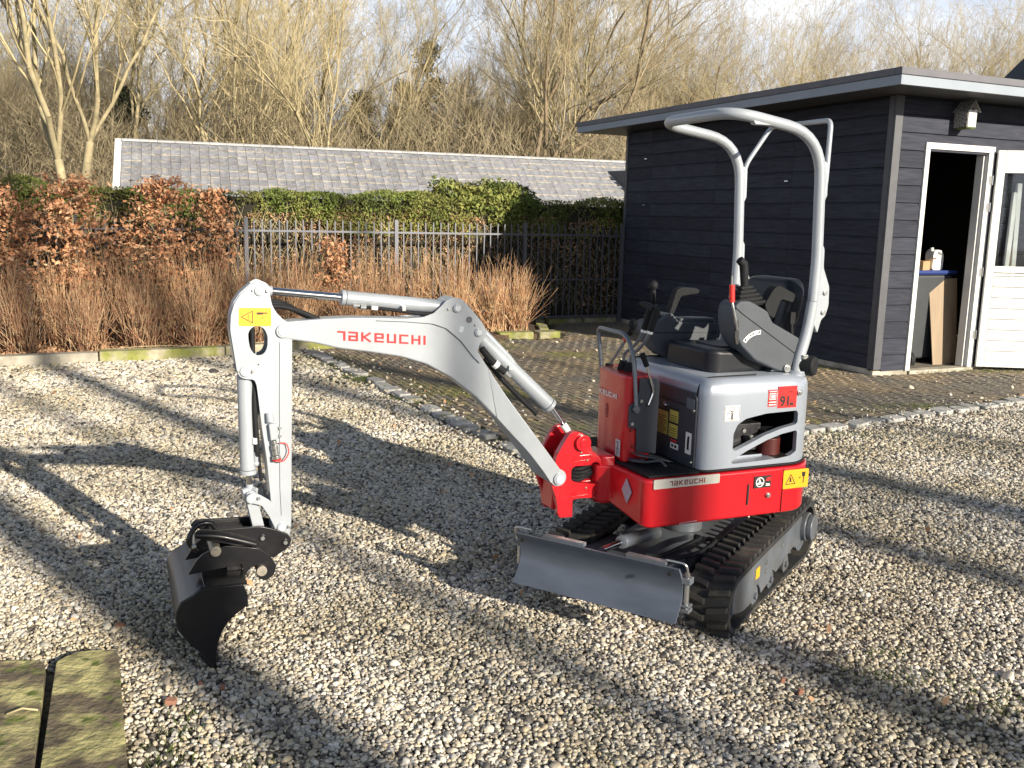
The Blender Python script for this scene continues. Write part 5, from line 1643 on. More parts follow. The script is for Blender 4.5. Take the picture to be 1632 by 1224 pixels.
# box section in the lower arm and the curved back of the head
BX_ = [(1.746, 1.15), (1.762, .42), (1.826, .44), (1.842, .706), (1.862, .86), (1.80, 1.02), (1.80, 1.15)]
G().prism(BX_, -.0325, .0325).build('box_section', M['silver'], arm, bevel=.003)
G().prism([(1.745, 1.150), (1.750, .921), (1.760, .502), (1.762, .44), (1.795, .44), (1.800, .60), (1.795, .921), (1.790, 1.14)], .0435, .0475).build('side_strap', M['silver'], arm, bevel=.0015)
bk = [(1.962, 1.189), (1.958, 1.242), (1.944, 1.286), (1.921, 1.319), (1.883, 1.353), (1.876, 1.344), (1.914, 1.311), (1.936, 1.280), (1.950, 1.240), (1.954, 1.189), (1.947, 1.135), (1.938, 1.065), (1.946, 1.065), (1.955, 1.135)]
G().prism(bk, -.0325, .0325).build('back_plate', M['silver'], arm)
def pin_a(c, r, y, parent, both=True):
    G().cyl((c[0], y - .004, c[1]), (c[0], y + .007, c[1]), r, 24).build('pin_boss', M['silver'], parent, bevel=.0015)
    G().cyl((c[0], y + .007, c[1]), (c[0], y + .010, c[1]), r * .68, 20).build('pin', M['stickergrey'], parent, bevel=.001)
    G().cyl((c[0] - .026, y, c[1]), (c[0] - .026, y + .010, c[1]), .006, 8).build('lock_bolt', M['zinc'], parent)
    if both: G().cyl((c[0] + .024, y, c[1] + .002), (c[0] + .024, y + .008, c[1] + .002), .004, 8).build('lock_bolt', M['zinc'], parent)
pin_a((1.855, 1.326), .018, .043, arm)
pin_a((1.912, 1.039), .019, .043, arm)
G().cyl((1.866, .043, 1.062), (1.866, .0442, 1.062), .003, 8).build('small_hole', M['inkblack'], arm)
ws = G().prism(rounded([(1.928, 1.266), (1.817, 1.264), (1.818, 1.199), (1.930, 1.202)], .004, 2), .0432, .0442).build('warning_sticker', M['yellow'], arm)
q = G()
P = [(1.921, 1.234), (1.882, 1.254), (1.882, 1.212)]
for i in range(3):
    a, b = Vector(P[i]), Vector(P[(i + 1) % 3]); d = (b - a).normalized(); nn = Vector((-d.y, d.x)) * .0014
    q.add([(p.x, .0448 + i * .0001, p.y) for p in (a - nn, b - nn, b + nn, a + nn)], [(0, 1, 2, 3)])
for k in range(4):
    q.prism([(1.893, 1.225 + k * .005), (1.899, 1.225 + k * .005), (1.899, 1.227 + k * .005), (1.893, 1.227 + k * .005)], .0445, .0448)
q.prism([(1.866, 1.250), (1.830, 1.248), (1.830, 1.244), (1.846, 1.244), (1.846, 1.241), (1.866, 1.241)], .0445, .0449)
q.prism([(1.871, 1.2465), (1.867, 1.2465), (1.867, 1.2430), (1.871, 1.2430)], .0445, .0449).prism([(1.849, 1.234), (1.845, 1.234), (1.845, 1.231), (1.849, 1.231)], .0445, .0449).prism([(1.849, 1.228), (1.845, 1.228), (1.845, 1.225), (1.849, 1.225)], .0445, .0449)
q.build('pictogram', M['inkblack'], arm)

# ---- hydraulic rams
def ram(a, b, c, d, rb, rr_, nm, y=0, eye=.024):
    """a-b barrel, b-c bare rod, d the far pin"""
    V3 = lambda p: Vector((p[0], y, p[1]))
    A_, B_, C_, D_ = map(V3, (a, b, c, d))
    dr = (B_ - A_).normalized()
    o = part(G().cyl(A_, B_ - dr * .018, rb, 28).cyl(B_ - dr * .017, B_, rb * 1.06, 28), nm, M['silver'], bevel=.003)
    G().cyl(B_, C_, rr_, 20).build('chrome_rod', M['chrome'], o, smooth=rad(40))
    G().cyl(C_, D_, rr_ * 1.25, 18).cyl(D_ + Vector((0, -.022, 0)), D_ + Vector((0, .022, 0)), eye, 22).build('rod_eye', M['silver'], o, bevel=.002)
    return o
r1 = ram((1.120, 1.249), (1.556, 1.295), (1.806, 1.3205), (1.853, 1.325), .027, .0145, 'arm_ram')
G().ball((1.15, 0, 1.250), .028, 14).build('barrel_end', M['silver'], r1, smooth=True)
q = G().tube(spline([(1.50, .026, 1.262), (1.40, .034, 1.253), (1.30, .034, 1.238), (1.22, .03, 1.229), (1.16, .02, 1.222)], 6), .0068, 10)
q.build('hose', M['rubber'], r1, smooth=rad(60))
G().cyl((1.488, .027, 1.261), (1.468, .029, 1.259), .0095, 12).cyl((1.515, .024, 1.264), (1.492, .026, 1.262), .0075, 10).build('fitting', M['zinc'], r1)
G().cyl((1.448, .0305, 1.2575), (1.425, .033, 1.255), .0082, 12).build('hose_tag', M['white'], r1)
G().box((1.318, .020, 1.244), (1.334, .046, 1.264)).build('hose_clamp', M['zinc'], r1, bevel=.002)
r2 = ram((1.018, 1.142), (.681, .831), (.613, .742), (.572, .690), .030, .0105, 'boom_ram')
G().cyl((.622, 0, .752), (.600, 0, .724), .015, 14).build('rod_end', M['white'], r2)
q = G().tube(spline([(1.005, .030, 1.090), (.975, .036, 1.052), (.945, .036, 1.022), (.905, .034, .992)], 6), .014, 10)
q.build('hose', M['rubber'], r2, smooth=rad(60))
G().cyl((.953, .036, 1.031), (.938, .036, 1.018), .0165, 12).build('hose_tag', M['white'], r2)
G().cyl((.905, .034, .992), (.882, .033, .972), .011, 10).build('fitting', M['zinc'], r2)
G().tube([(.97, -.02, 1.04), (.90, -.03, .96), (.80, -.03, .862), (.735, -.02, .80)], .011, 8).build('hose', M['rubber'], r2, smooth=rad(60))
G().tube([(1.008, .006, 1.165), (.985, .010, 1.150), (.88, .010, 1.046), (.855, .008, 1.015)], .013, 12).build('pipe_guard', M['silver'], r2, smooth=rad(50))
G().box((.872, .014, .998), (.890, .040, 1.018)).build('hose_clamp', M['silver'], r2, bevel=.002)
r3 = ram((1.909, 1.02), (1.906, .648), (1.903, .610), (1.902, .565), .0285, .0105, 'bucket_ram')
q = G().tube(spline([(1.876, .012, 1.00), (1.880, .022, .93), (1.879, .026, .85), (1.876, .026, .75), (1.877, .02, .72)], 6), .0095, 10)
q.build('hose', M['rubber'], r3, smooth=rad(60))
q = G().cyl((1.881, .0255, .79), (1.881, .0255, .768), .0115, 12)
q.build('hose_tag', M['white'], r3)
G().cyl((1.879, .022, .735), (1.880, .018, .700), .0085, 10).ball((1.880, .014, .690), .013, 10).ball((1.883, .010, .868), .011, 10).build('fitting', M['silver'], r3, smooth=rad(40))
G().cyl((1.902, 0, .590), (1.932, .012, .585), .011, 12).cyl((1.902, 0, .590), (1.88, .022, .592), .008, 12).build('rod_fitting', M['silver'], r3, smooth=rad(40))
# links to the quick hitch
Lk1 = [(1.915, .585), (1.900, .592), (1.872, .580), (1.838, .556), (1.812, .515), (1.783, .470), (1.775, .450), (1.785, .432), (1.802, .427), (1.818, .438), (1.842, .495), (1.868, .540), (1.905, .552), (1.918, .566)]
part(G().prism(rounded(Lk1, .008, 2), .046, .056), 'rocker_link', M['silver'], bevel=.002)
part(G().prism(rounded(Lk1, .008, 2), -.056, -.046), 'rocker_link', M['silver'], bevel=.002)
Lk2 = [(1.923, .572), (1.915, .590), (1.892, .588), (1.882, .570), (1.852, .425), (1.868, .405), (1.890, .41)]
part(G().prism(rounded(Lk2, .008, 2), .024, .036), 'push_link', M['silver'], bevel=.002)
part(G().prism(rounded(Lk2, .008, 2), -.036, -.024), 'push_link', M['silver'], bevel=.002)
pin_a((1.905, .571), .018, .057, arm, both=False)
pin_a((1.798, .450), .017, .057, arm, both=False)
# auxiliary coupling on the arm
cp = part(G().prism([(1.838, .845), (1.806, .845), (1.804, .790), (1.832, .782)], .048, .066), 'coupling_block', M['silver'], bevel=.004)
G().cyl((1.833, .05, .885), (1.830, .055, .850), .014, 16).build('pipe_stub', M['silver'], cp, bevel=.002)
G().cyl((1.820, .058, .782), (1.818, .058, .768), .010, 14).cyl((1.818, .058, .766), (1.816, .058, .748), .013, 14).cyl((1.816, .058, .746), (1.813, .058, .728), .012, 14).cyl((1.813, .058, .726), (1.811, .058, .714), .016, 14).build('coupler', M['zinc'], cp, bevel=.001)
G().cyl((1.811, .058, .713), (1.8105, .058, .708), .0165, 14).tube(arc([(1.816, .066, .708), (1.79, .07, .702), (1.765, .066, .735), (1.775, .058, .770), (1.80, .058, .772)], .03), .0022, 6).build('red_dust_cap', M['stickerred'], cp, smooth=rad(50))
for z in (.826, .796):
    G().cyl((1.795, .0475, z), (1.795, .054, z), .006, 8).build('bolt', M['zinc'], cp)
# hoses looping between boom and arm head
q = G()
for k in range(3):
    y = -.012 + k * .012
    q.tube(spline([(1.64, y, 1.215), (1.70, y, 1.236 + k * .003), (1.76, y, 1.272 - k * .005), (1.82, y, 1.280 - k * .008), (1.868 + k * .005, y, 1.235), (1.888 - k * .004, y, 1.16), (1.878, y, 1.06), (1.855, y, .94), (1.850, y, .84)], 8), .0095, 10)
part(q, 'boom_hoses', M['rubber'], smooth=rad(60))
q = G().tube(spline([(1.872, .0, .84), (1.870, .01, .72), (1.860, .0, .62)], 6), .007, 8).tube(spline([(1.884, .0, .58), (1.865, .03, .615), (1.848, .02, .57)], 6), .004, 8)
part(q, 'arm_hose', M['rubber'], smooth=rad(60))

# ---- quick hitch and ditching bucket
HIT = [(2.114, .452), (2.095, .474), (2.016, .470), (1.874, .466), (1.823, .449), (1.776, .424), (1.764, .398), (1.777, .372), (1.814, .350), (1.83, .338), (1.862, .355), (1.891, .377), (1.937, .392), (1.997, .412), (2.066, .432)]
hitch = part(G().prism(rounded(HIT, .008, 2), .054, .070), 'quick_hitch', M['black'], bevel=.003)
G().prism(rounded(HIT, .008, 2), -.070, -.054).build('side_plate', M['black'], hitch, bevel=.003)
G().prism([(2.06, .44), (2.05, .455), (1.93, .452), (1.93, .44)], -.0535, .0535).build('cross_plate', M['black'], hitch, bevel=.003)
for c in ((1.870, .421), (1.788, .395)):
    G().cyl((c[0], .068, c[1]), (c[0], .075, c[1]), .014, 18).build('bush', M['black'], hitch, bevel=.002)
    G().cyl((c[0], .075, c[1]), (c[0], .077, c[1]), .0075, 14).build('bush_hole', M['zinc'], hitch)
q = G().tube(spline([(2.10, .085, .405), (2.128, .088, .445), (2.10, .080, .495), (2.055, .074, .500), (2.035, .072, .478)], 6), .010, 10)
q.build('lifting_hook', M['black'], hitch, smooth=rad(50))
q = G().tube(spline([(2.105, .080, .462), (2.02, .084, .448), (1.93, .082, .416), (1.888, .078, .398)], 6), [.012] * 18 + [.006], 10)
q.build('locking_bar', M['black'], hitch, smooth=rad(50))
G().cyl((2.112, .082, .492), (2.112, .090, .42), .0065, 10).ball((2.112, .093, .425), .010, 10).build('locking_bolt', M['zinc'], hitch)
# hanger plates of the bucket
HANG = [(2.135, .317), (2.118, .345), (2.104, .368), (2.082, .388), (2.053, .400), (2.003, .410), (1.937, .399), (1.886, .387), (1.846, .354), (1.824, .313), (1.834, .278), (1.863, .260), (1.889, .270), (1.893, .284), (1.876, .292), (1.872, .310), (1.890, .322), (1.915, .318), (1.935, .295), (1.944, .275), (1.946, .335)]
bkt = None
YN, YF = .20, -.36
SIDE = [(2.128, .282), (2.10, .306), (1.958, .302), (1.944, .265), (1.943, .222), (1.98, .198), (2.01, .173), (2.033, .139), (2.049, .098), (2.057, .055), (2.060, .002), (2.078, .020), (2.112, .070), (2.147, .109), (2.177, .156), (2.187, .200), (2.184, .231), (2.168, .262)]
bucket = part(G().prism(rounded(SIDE, .006, 2), YN - .008, YN), 'bucket', M['black'], bevel=.0025)
bucket['label'] = 'black ditching bucket resting on its cutting edge'
G().prism(rounded(SIDE, .006, 2), YF, YF + .008).build('side_plate', M['black'], bucket, bevel=.0025)
# shell: strip following the back of the side outline
sh = [(1.958, .3025), (2.10, .3065), (2.128, .2825), (2.168, .2625), (2.184, .231), (2.187, .200), (2.177, .156), (2.147, .109), (2.112, .070), (2.078, .020), (2.060, .0)]
ou = []
for i, p in enumerate(sh):
    a = Vector(sh[max(0, i - 1)]); b = Vector(sh[min(len(sh) - 1, i + 1)]); d = (b - a).normalized()
    nn = Vector((-d.y, d.x))
    ou.append((p[0] - nn.x * -.0, p[1] - nn.y * -.0))
V, F = [], []
for i, p in enumerate(sh):
    a = Vector(sh[max(0, i - 1)]); b = Vector(sh[min(len(sh) - 1, i + 1)]); d = (b - a).normalized(); nn = Vector((d.y, -d.x))
    for y in (YF + .0085, YN - .0085):
        V.append((p[0] - nn.x * .001, y, p[1] - nn.y * .001)); V.append((p[0] + nn.x * .007, y, p[1] + nn.y * .007))
for i in range(len(sh) - 1):
    k = 4 * i
    F += [(k, k + 2, k + 6, k + 4), (k + 1, k + 5, k + 7, k + 3), (k, k + 4, k + 5, k + 1), (k + 2, k + 3, k + 7, k + 6)]
F += [(0, 1, 3, 2), (len(V) - 4, len(V) - 2, len(V) - 1, len(V) - 3)]
G().add(V, F).build('shell', M['black'], bucket, smooth=rad(50))
G().prism([(2.056, -.004), (2.066, -.010), (2.122, .068), (2.112, .074)], YF, YN + .004).build('cutting_edge', M['black'], bucket, bevel=.002)
G().prism([(2.09, .308), (2.088, .312), (1.945, .308), (1.945, .30)], YF, YN - .0).build('top_lip', M['black'], bucket)
for a_, b_ in ((.072, .084), (-.084, -.072)):
    G().prism(rounded(HANG, .006, 2), a_, b_).build('hanger_plate', M['black'], bucket, bevel=.003)
G().prism([(2.0, .308), (2.0, .33), (1.955, .36), (1.945, .36), (1.945, .308)], -.07, .07).build('gusset', M['black'], bucket, bevel=.003)
for c in ((2.038, .398), (1.879, .303)):
    G().cyl((c[0], -.098, c[1]), (c[0], .098, c[1]), .019, 24).build('bucket_pin', M['pin'], bucket, bevel=.0015)

# ---- grey hood with side vents
hp = [(.165, .352), (.165, -.352), (-.28, -.352), (-.40, -.30), (-.465, -.16), (-.485, 0), (-.465, .16), (-.405, .295), (-.325, .352)]
hp = rounded(hp, [.045, .045, .08, .12, .12, .12, .12, .10, .06], 5)
n = len(hp)
V = [(x, y, .598) for x, y in hp]; F = [tuple(range(n))]
levels = [(.905, 1.0), (.935, .992), (.957, .972), (.970, .94), (.976, .90)]
prev = 0
hood = G()
vv = [(x, y, .598) for x, y in hp]
ff = []
for z_, s_ in levels:
    k = len(vv)
    for x, y in hp:
        cx, cy = -.15, 0
        ox, oy = x - cx, y - cy
        sh_ = (1 - s_) * .33
        L_ = math.hypot(ox, oy)
        # inset by a constant distance rather than scaling
        vv.append((x - ox / L_ * sh_ * 1.3, y - oy / L_ * sh_ * 1.3, z_))
    for i in range(n):
        j = (i + 1) % n
        ff.append((k - n + j, k - n + i, k + i, k + j))
ff.append(tuple(range(n))); ff.append(tuple(len(vv) - n + i for i in range(n))[::-1])
hood.add(vv, ff)
me = hood.mesh('hood')
bm = bmesh.new(); bm.from_mesh(me); bmesh.ops.recalc_face_normals(bm, faces=bm.faces); bm.to_mesh(me); bm.free()
hood_o = D.objects.new('hood', me); COL.objects.link(hood_o); me.materials.append(M['hood'])
V1 = [(.015, .681), (.016, .745), (-.002, .784), (-.042, .807), (-.143, .823), (-.298, .827), (-.309, .817), (-.311, .777), (-.301, .767), (-.227, .754), (-.142, .730), (-.06, .697), (.002, .674)]
V2 = [(.021, .628), (.003, .641), (-.062, .672), (-.153, .708), (-.229, .730), (-.303, .741), (-.312, .733), (-.314, .650), (-.280, .632), (-.204, .624), (.010, .619)]
cut = []
for q in (G().prism(rounded(V1, .006, 2), .28, .45), G().prism(rounded(V2, .006, 2), .28, .45), G().box((-.36, -.30, .63), (.12, .325, .90))):
    c = D.objects.new('cutter', q.mesh('cutter')); COL.objects.link(c); cut.append(c)
boolean(hood_o, cut[:1]); boolean(hood_o, cut[1:2]); boolean(hood_o, cut[2:3])
hm = hood_o.data
hm.materials.clear(); hm.materials.append(M['hood']); hm.materials.append(M['inkblack'])
for p in hm.polygons:
    c = p.center
    inside_ = abs(c.y) < .327 and -.362 < c.x < .122 and .628 < c.z < .902
    p.material_index = 1 if inside_ else 0
    p.use_smooth = True
hm.set_sharp_from_angle(angle=rad(32))
hood_o.parent = ex
# engine bits seen through the vents
eg = part(G().box((-.20, .05, .64), (.05, .25, .76)).cyl((-.02, .27, .70), (-.02, .30, .70), .045, 20).cyl((-.12, .27, .69), (-.12, .295, .69), .030, 18).cyl((-.10, .22, .69), (-.02, .25, .80), .02, 10), 'engine', M['engine'], bevel=.004)
G().cyl((-.235, .26, .625), (-.235, .26, .70), .050, 22).build('red_canister', M['enginered'], eg, bevel=.004)
G().cyl((-.235, .26, .701), (-.235, .26, .735), .046, 22).build('canister_lid', M['engine'], eg, bevel=.004)
for x, z in ((-.07, .745), (-.065, .655), (-.11, .715), (-.02, .66)):
    G().cyl((x, .30, z), (x, .31, z), .009, 8).build('bolt', M['zinc'], eg)
# black seams on the hood and gasket line below
q = G().tube([(hp[i][0] * 1.0, hp[i][1] * 1.002, .5975) for i in range(n)] + [(hp[0][0], hp[0][1] * 1.002, .5975)], .006, 8, cap=False)
part(q, 'gasket', M['rubber'], smooth=rad(60))
q = G().tube(spline([(.1665, .300, .895), (.1645, .300, .925), (.154, .299, .951), (.134, .298, .968), (.108, .297, .976), (.02, .296, .9775), (-.12, .295, .9775)], 6), .0042, 8)
part(q, 'hood_seam', M['rubber'], smooth=rad(60))
q = G().tube(spline([(.1665, -.300, .80), (.1645, -.300, .925), (.154, -.299, .951), (.134, -.298, .968), (.108, -.297, .976), (.02, -.296, .9775), (-.12, -.295, .9775)], 6), .0045, 8)
part(q, 'hood_seam', M['rubber'], smooth=rad(60))
# dark front panel under the seat
fp = part(G().prism(rounded([(-.30, .602), (.310, .602), (.310, .895), (.29, .915), (-.28, .915), (-.30, .895)], .01, 3), .166, .176, 'x'), 'front_panel', M['panel'], bevel=.002)
G().box((.1762, -.28, .852), (.1785, .300, .856)).build('panel_seam', M['inkblack'], fp)
def fbox(y0, y1, z0, z1, nm, m, x=.1765, t=.0012, parent=fp):
    return G().box((x, y0, z0), (x + t, y1, z1)).build(nm, m, parent)
a = fbox(-.010, .105, .700, .800, 'caution_sticker', M['yellowp'])
b = fbox(.120, .185, .765, .815, 'caution_sticker', M['yellowp'])
c = fbox(.118, .183, .700, .755, 'caution_sticker', M['yellowp'])
for k in range(8):
    z = .708 + k * .0098
    fbox(-.002, .097 if k % 3 else .080, z, z + .0028, 'print_line', M['inkblack'], .1784, .0004)
for z0, nk, yy in ((.771, 3, .120), (.706, 4, .118)):
    for k in range(nk):
        fbox(yy + .005, yy + .058, z0 + k * .0098, z0 + k * .0098 + .0028, 'print_line', M['inkblack'], .1784, .0004)
fbox(-.010, .105, .801, .812, 'sticker_header', M['inkblack'], .1766, .0011); fbox(.120, .185, .816, .824, 'sticker_header', M['inkblack'], .1766, .0011); fbox(.118, .183, .756, .763, 'sticker_header', M['inkblack'], .1766, .0011)
one = fbox(.248, .290, .655, .745, 'number_sticker', M['white'])
G().prism([(.262, .672), (.276, .672), (.276, .730), (.268, .730), (.262, .722)], .1784, .1790, 'x').build('numeral', M['inkblack'], fp)
tg = fbox(.135, .195, .652, .676, 'small_sticker', M['white'])
fbox(.145, .160, .658, .670, 'print_line', M['inkblack'], .1784, .0004); fbox(.168, .185, .658, .670, 'print_line', M['inkblack'], .1784, .0004)
fbox(.135, .182, .682, .690, 'red_mark', M['stickerred'])
G().cyl((.176, .085, .828), (.184, .085, .828), .013, 18).cyl((.184, .085, .828), (.188, .085, .828), .008, 10).build('panel_lock', M['chrome'], fp, bevel=.001)
fbox(.245, .300, .845, .890, 'catch_plate', M['steel'], .177, .003)
G().cyl((.178, .300, .842), (.184, .300, .842), .007, 10).build('catch_bolt', M['zinc'], fp)
G().cyl((.176, .296, .625), (.183, .296, .625), .007, 10).build('catch_bolt', M['zinc'], fp)
# side stickers on the hood
y_ = .3525
s1 = G().box((.068, y_, .802), (-.008, y_ + .0012, .866)).build('pictogram_sticker', M['white'], hood_o)
q = G()
for (x0_, z0_, x1_, z1_) in ((.064, .862, -.004, .864), (.064, .804, -.004, .806), (.066, .804, .064, .864), (-.004, .804, -.006, .864), (.058, .834, .004, .837), (.034, .808, .026, .833), (.050, .812, .036, .815), (.024, .812, .008, .815), (.040, .842, .022, .845)):
    q.box((x0_, y_ + .0018, z0_), (x1_, y_ + .0022, z1_))
for k in range(14):
    a, b = 2 * math.pi * k / 16 - .3, 2 * math.pi * (k + 1) / 16 - .3
    q.add([(.030 - r_ * math.cos(w_), y_ + .0024, .849 + r_ * math.sin(w_)) for w_, r_ in ((a, .011), (b, .011), (b, .0085), (a, .0085))], [(0, 1, 2, 3)])
q.build('pictogram', M['inkblack'], hood_o)
G().box((-.146, y_, .851), (-.190, y_ + .0012, .922)).build('inspection_sticker', M['stickerred'], hood_o)
G().box((-.152, y_ + .0018, .880), (-.184, y_ + .0022, .908)).box((-.150, y_ + .0018, .868), (-.186, y_ + .0022, .872)).box((-.150, y_ + .0018, .857), (-.186, y_ + .0022, .861)).box((-.150, y_ + .0018, .914), (-.186, y_ + .0022, .917)).build('sticker_print', M['white'], hood_o)
G().box((-.155, y_ + .0026, .883), (-.181, y_ + .0030, .905)).build('sticker_print', M['inkred'], hood_o)
G().box((-.159, y_ + .0034, .886), (-.177, y_ + .0038, .902)).build('sticker_print', M['stickergrey'], hood_o)
s91 = G().box((-.196, y_, .842), (-.292, y_ + .0012, .934)).build('fleet_number_sticker', M['inkred'], hood_o)
lettering('fleet_number', text_2d('91'), lambda a, b: (-.206 - a * .046, y_ + .0026, .848 + b * .046), M['inkblack'], hood_o)
lettering('small_lettering', text_2d('Lease'), lambda a, b: (-.248 - a * .024, y_ + .0026, .906 + b * .009), M['inkblack'], hood_o)
G().box((-.258, y_ + .0020, .851), (-.276, y_ + .0026, .864)).build('sticker_print', M['inkblack'], hood_o)
G().cyl((-.305, .345, .904), (-.305, .360, .904), .012, 18).cyl((-.305, .360, .904), (-.305, .364, .904), .007, 6).build('hood_bolt', M['zinc'], hood_o, bevel=.001)

# ---- red front cowl with levers
cw = rounded([(.400, .130), (.402, 0), (.388, -.150), (.30, -.185), (.27, -.18), (.27, .130)], [.020, .05, .05, .02, .01, .02], 5)
cowl = part(G().prism(cw, .600, .968, 'z'), 'front_cowl', M['red'], bevel=.010, bseg=3)
arc_l = [(.402, .108)]
def cowl_pt(s, z, off=.0012):
    """s: distance along the front from y=+.11 toward the viewer's left"""
    y = .11 - s
    if y > -.088:
        t = (y + .088) / .198
        return (.400 + off + .0014, y, z)
    u = min(1, (-.088 - y) / .085)
    return (.4014 + off - .050 * u * u, -.088 - .047 * (1 - (1 - u) ** 1.5) - off * u, z)
VF = logo_2d('TAKEUCHI')
lettering('name_lettering', VF, lambda a, b: cowl_pt(.048 + (1 - a) * .215, .858 + b * .022, .0020), M['white'], cowl)
def gpt(y, z): return (.4036, y, z)
for k in range(6):
    w_ = [.006, .011, .013, .013, .011, .006][k]
    z = .765 + k * .0105
    G().prism([(-.030 - w_, z), (-.030 + w_, z), (-.030 + w_, z + .005), (-.030 - w_, z + .005)], .396, .4032, 'x').build('grille_slot', M['inkmaroon'], cowl)
lb = G().box((.4028, .064, .618), (.4036, .104, .690)).build('pictogram_sticker', M['stickergrey'], cowl)
q = G()
for (a1, z1, a2, z2) in ((.070, .650, .098, .653), (.082, .654, .086, .676), (.076, .625, .079, .648), (.089, .625, .092, .645), (.072, .678, .096, .681)):
    q.box((.4042, a1, z1), (.4046, a2, z2))
q.build('pictogram', M['inkblack'], cowl)
# grey lever plate on the cowl's left side
lp = [(.388, .845), (.388, .752), (.350, .744), (.347, .645), (.250, .630), (.246, .935), (.262, .955), (.345, .958), (.345, .90), (.362, .86)]
lev = part(G().prism(rounded(lp, .008, 3), .1325, .141), 'lever_plate', M['panel'], bevel=.003)
G().box((.312, .1405, .836), (.290, .1415, .854)).build('lever_slot', M['inkblack'], lev)
for x, z in ((.374, .768), (.335, .862)):
    G().cyl((x, .140, z), (x, .148, z), .007, 10).build('bolt', M['zinc'], lev)
G().cyl((.370, .125, .738), (.370, .136, .738), .008, 10).cyl((.362, .125, .668), (.362, .138, .668), .009, 10).build('rivet', M['inkmaroon'], lev)
G().box((.392, .131, .655), (.355, .1345, .690)).build('cowl_tab', M['red'], lev, bevel=.002)
q = G().prism([(.37, .648), (.20, .606), (.20, .603), (.37, .644)], .10, .20)
part(q, 'pedal_plate', M['steel'])
part(G().tube(arc([(.36, .17, .612), (.34, .22, .62), (.30, .26, .635), (.28, .27, .61)], .02), .006, 8).tube(arc([(.37, .10, .612), (.37, .17, .615), (.33, .18, .618)], .02), .009, 8), 'foot_pedal', M['panel'], smooth=rad(50))
# guard rail loop
q = G().tube(arc([(.355, -.168, .93), (.368, -.196, 1.132), (.37, .058, 1.132), (.365, .120, 1.05), (.36, .150, .83)], [.03, .05, .06], 6), .0095, 14)
part(q, 'guard_rail', M['guard'], smooth=rad(50))
part(G().cyl((.36, .142, .83), (.36, .158, .83), .016, 16), 'guard_foot', M['guard'], bevel=.002)
# lever boots and levers
for yy in (-.045, .012):
    q = G()
    for k in range(4):
        q.cyl((.325, yy + .01, .968 + k * .010), (.325, yy + .01, .977 + k * .010), .026 - .003 * k, 16)
    part(q, 'lever_boot', M['rubber'], bevel=.002)
lv1 = part(G().tube(arc([(.325, -.035, 1.0), (.325, -.030, 1.04), (.31, .045, 1.09), (.30, .075, 1.140)], .03, 5), .0075, 12), 'travel_lever', M['guard'], smooth=rad(50))
lv2 = part(G().tube(arc([(.325, .022, 1.0), (.325, .028, 1.04), (.31, .095, 1.09), (.30, .125, 1.142)], .03, 5), .0075, 12), 'travel_lever', M['guard'], smooth=rad(50))
for lv, y0_, y1_ in ((lv1, .076, .110), (lv2, .127, .160)):
    G().cyl((.30, y0_, 1.141), (.298, y0_ + .002, 1.152), .0125, 12).build('collar', M['white'], lv)
    G().tube([(.298, y0_ + .003, 1.153), (.29, y0_ + .018, 1.21), (.288, y1_, 1.250)], [.014, .015, .013], 12).build('grip', M['rubber'], lv, smooth=rad(50))
G().tube([(.288, .03, 1.258), (.288, .075, 1.252), (.288, .14, 1.244)], [.010, .014, .014], 12).build('cross_grip', M['rubber'], lv1, smooth=rad(50))
l3 = part(G().tube([(.33, -.150, .965), (.32, -.13, 1.0), (.30, -.035, 1.12)], .0065, 12), 'blade_lever', M['guard'], smooth=rad(50))
G().ball((.30, -.010, 1.165), .020, 12, (1, 1, 1.25)).cyl((.30, -.035, 1.12), (.30, -.012, 1.155), .012, 12).build('knob', M['rubber'], l3, smooth=True)
part(G().ball((.34, .005, 1.105), .014, 12), 'red_button', M['stickerred'], smooth=True)
part(G().cyl((.33, -.150, .968), (.33, -.150, .976), .018, 14), 'lever_seal', M['rubber'])
l4 = part(G().tube(arc([(.300, .146, .845), (.279, .150, .902), (.312, .150, .99), (.320, .150, 1.012)], .02, 4), .0060, 12), 'dozer_lever', M['chrome'], smooth=rad(50))
G().tube([(.320, .150, 1.010), (.345, .150, 1.062)], [.011, .012], 12).build('grip', M['rubber'], l4, smooth=rad(50))

# ---- seat
seat = part(G().prism(rounded([(.045, -.175), (.045, .205), (-.33, .21), (-.33, -.145)], [.07, .06, .03, .03], 6), .974, 1.070, 'z').map(lambda x, y, z: (x, y, z - (.012 if z < 1.02 and x > .0 else 0) + (.006 * (x + .1) / .15 if z > 1.02 else 0))), 'seat', M['vinyl'], bevel=.024, bseg=5)
G().prism(rounded([(-.04, -.07), (-.04, .14), (-.28, .14), (-.28, -.07)], .05, 6), 1.066, 1.079, 'z').build('seat_pad', M['vinyl'], seat, bevel=.006, bseg=3)
G().box((-.30, -.16, .976), (.0, .16, .996)).build('seat_rail', M['panel'], seat, bevel=.003)
bk = rounded([(-.185, 1.05), (.185, 1.05), (.185, 1.30), (.14, 1.365), (-.14, 1.365), (-.185, 1.30)], [.04, .04, .05, .05, .05, .05], 5)
G().prism(bk, -.465, -.375, 'x').map(lambda x, y, z: (x + .08 - (z - 1.05) * .26, y, z)).build('backrest', M['vinyl'], seat, bevel=.026, bseg=4)
bk2 = rounded([(-.12, 1.09), (.12, 1.09), (.12, 1.30), (-.12, 1.30)], .04, 5)
G().prism(bk2, -.376, -.366, 'x').map(lambda x, y, z: (x + .08 - (z - 1.05) * .26, y, z)).build('back_pad', M['vinyl'], seat, bevel=.006, bseg=3)
part(G().tube([(-.33, .235, 1.23), (-.335, .24, 1.12), (-.33, .25, 1.02)], .008, 8).box((-.345, .225, 1.18), (-.32, .245, 1.23)), 'seat_belt', M['rubber'], smooth=rad(50))

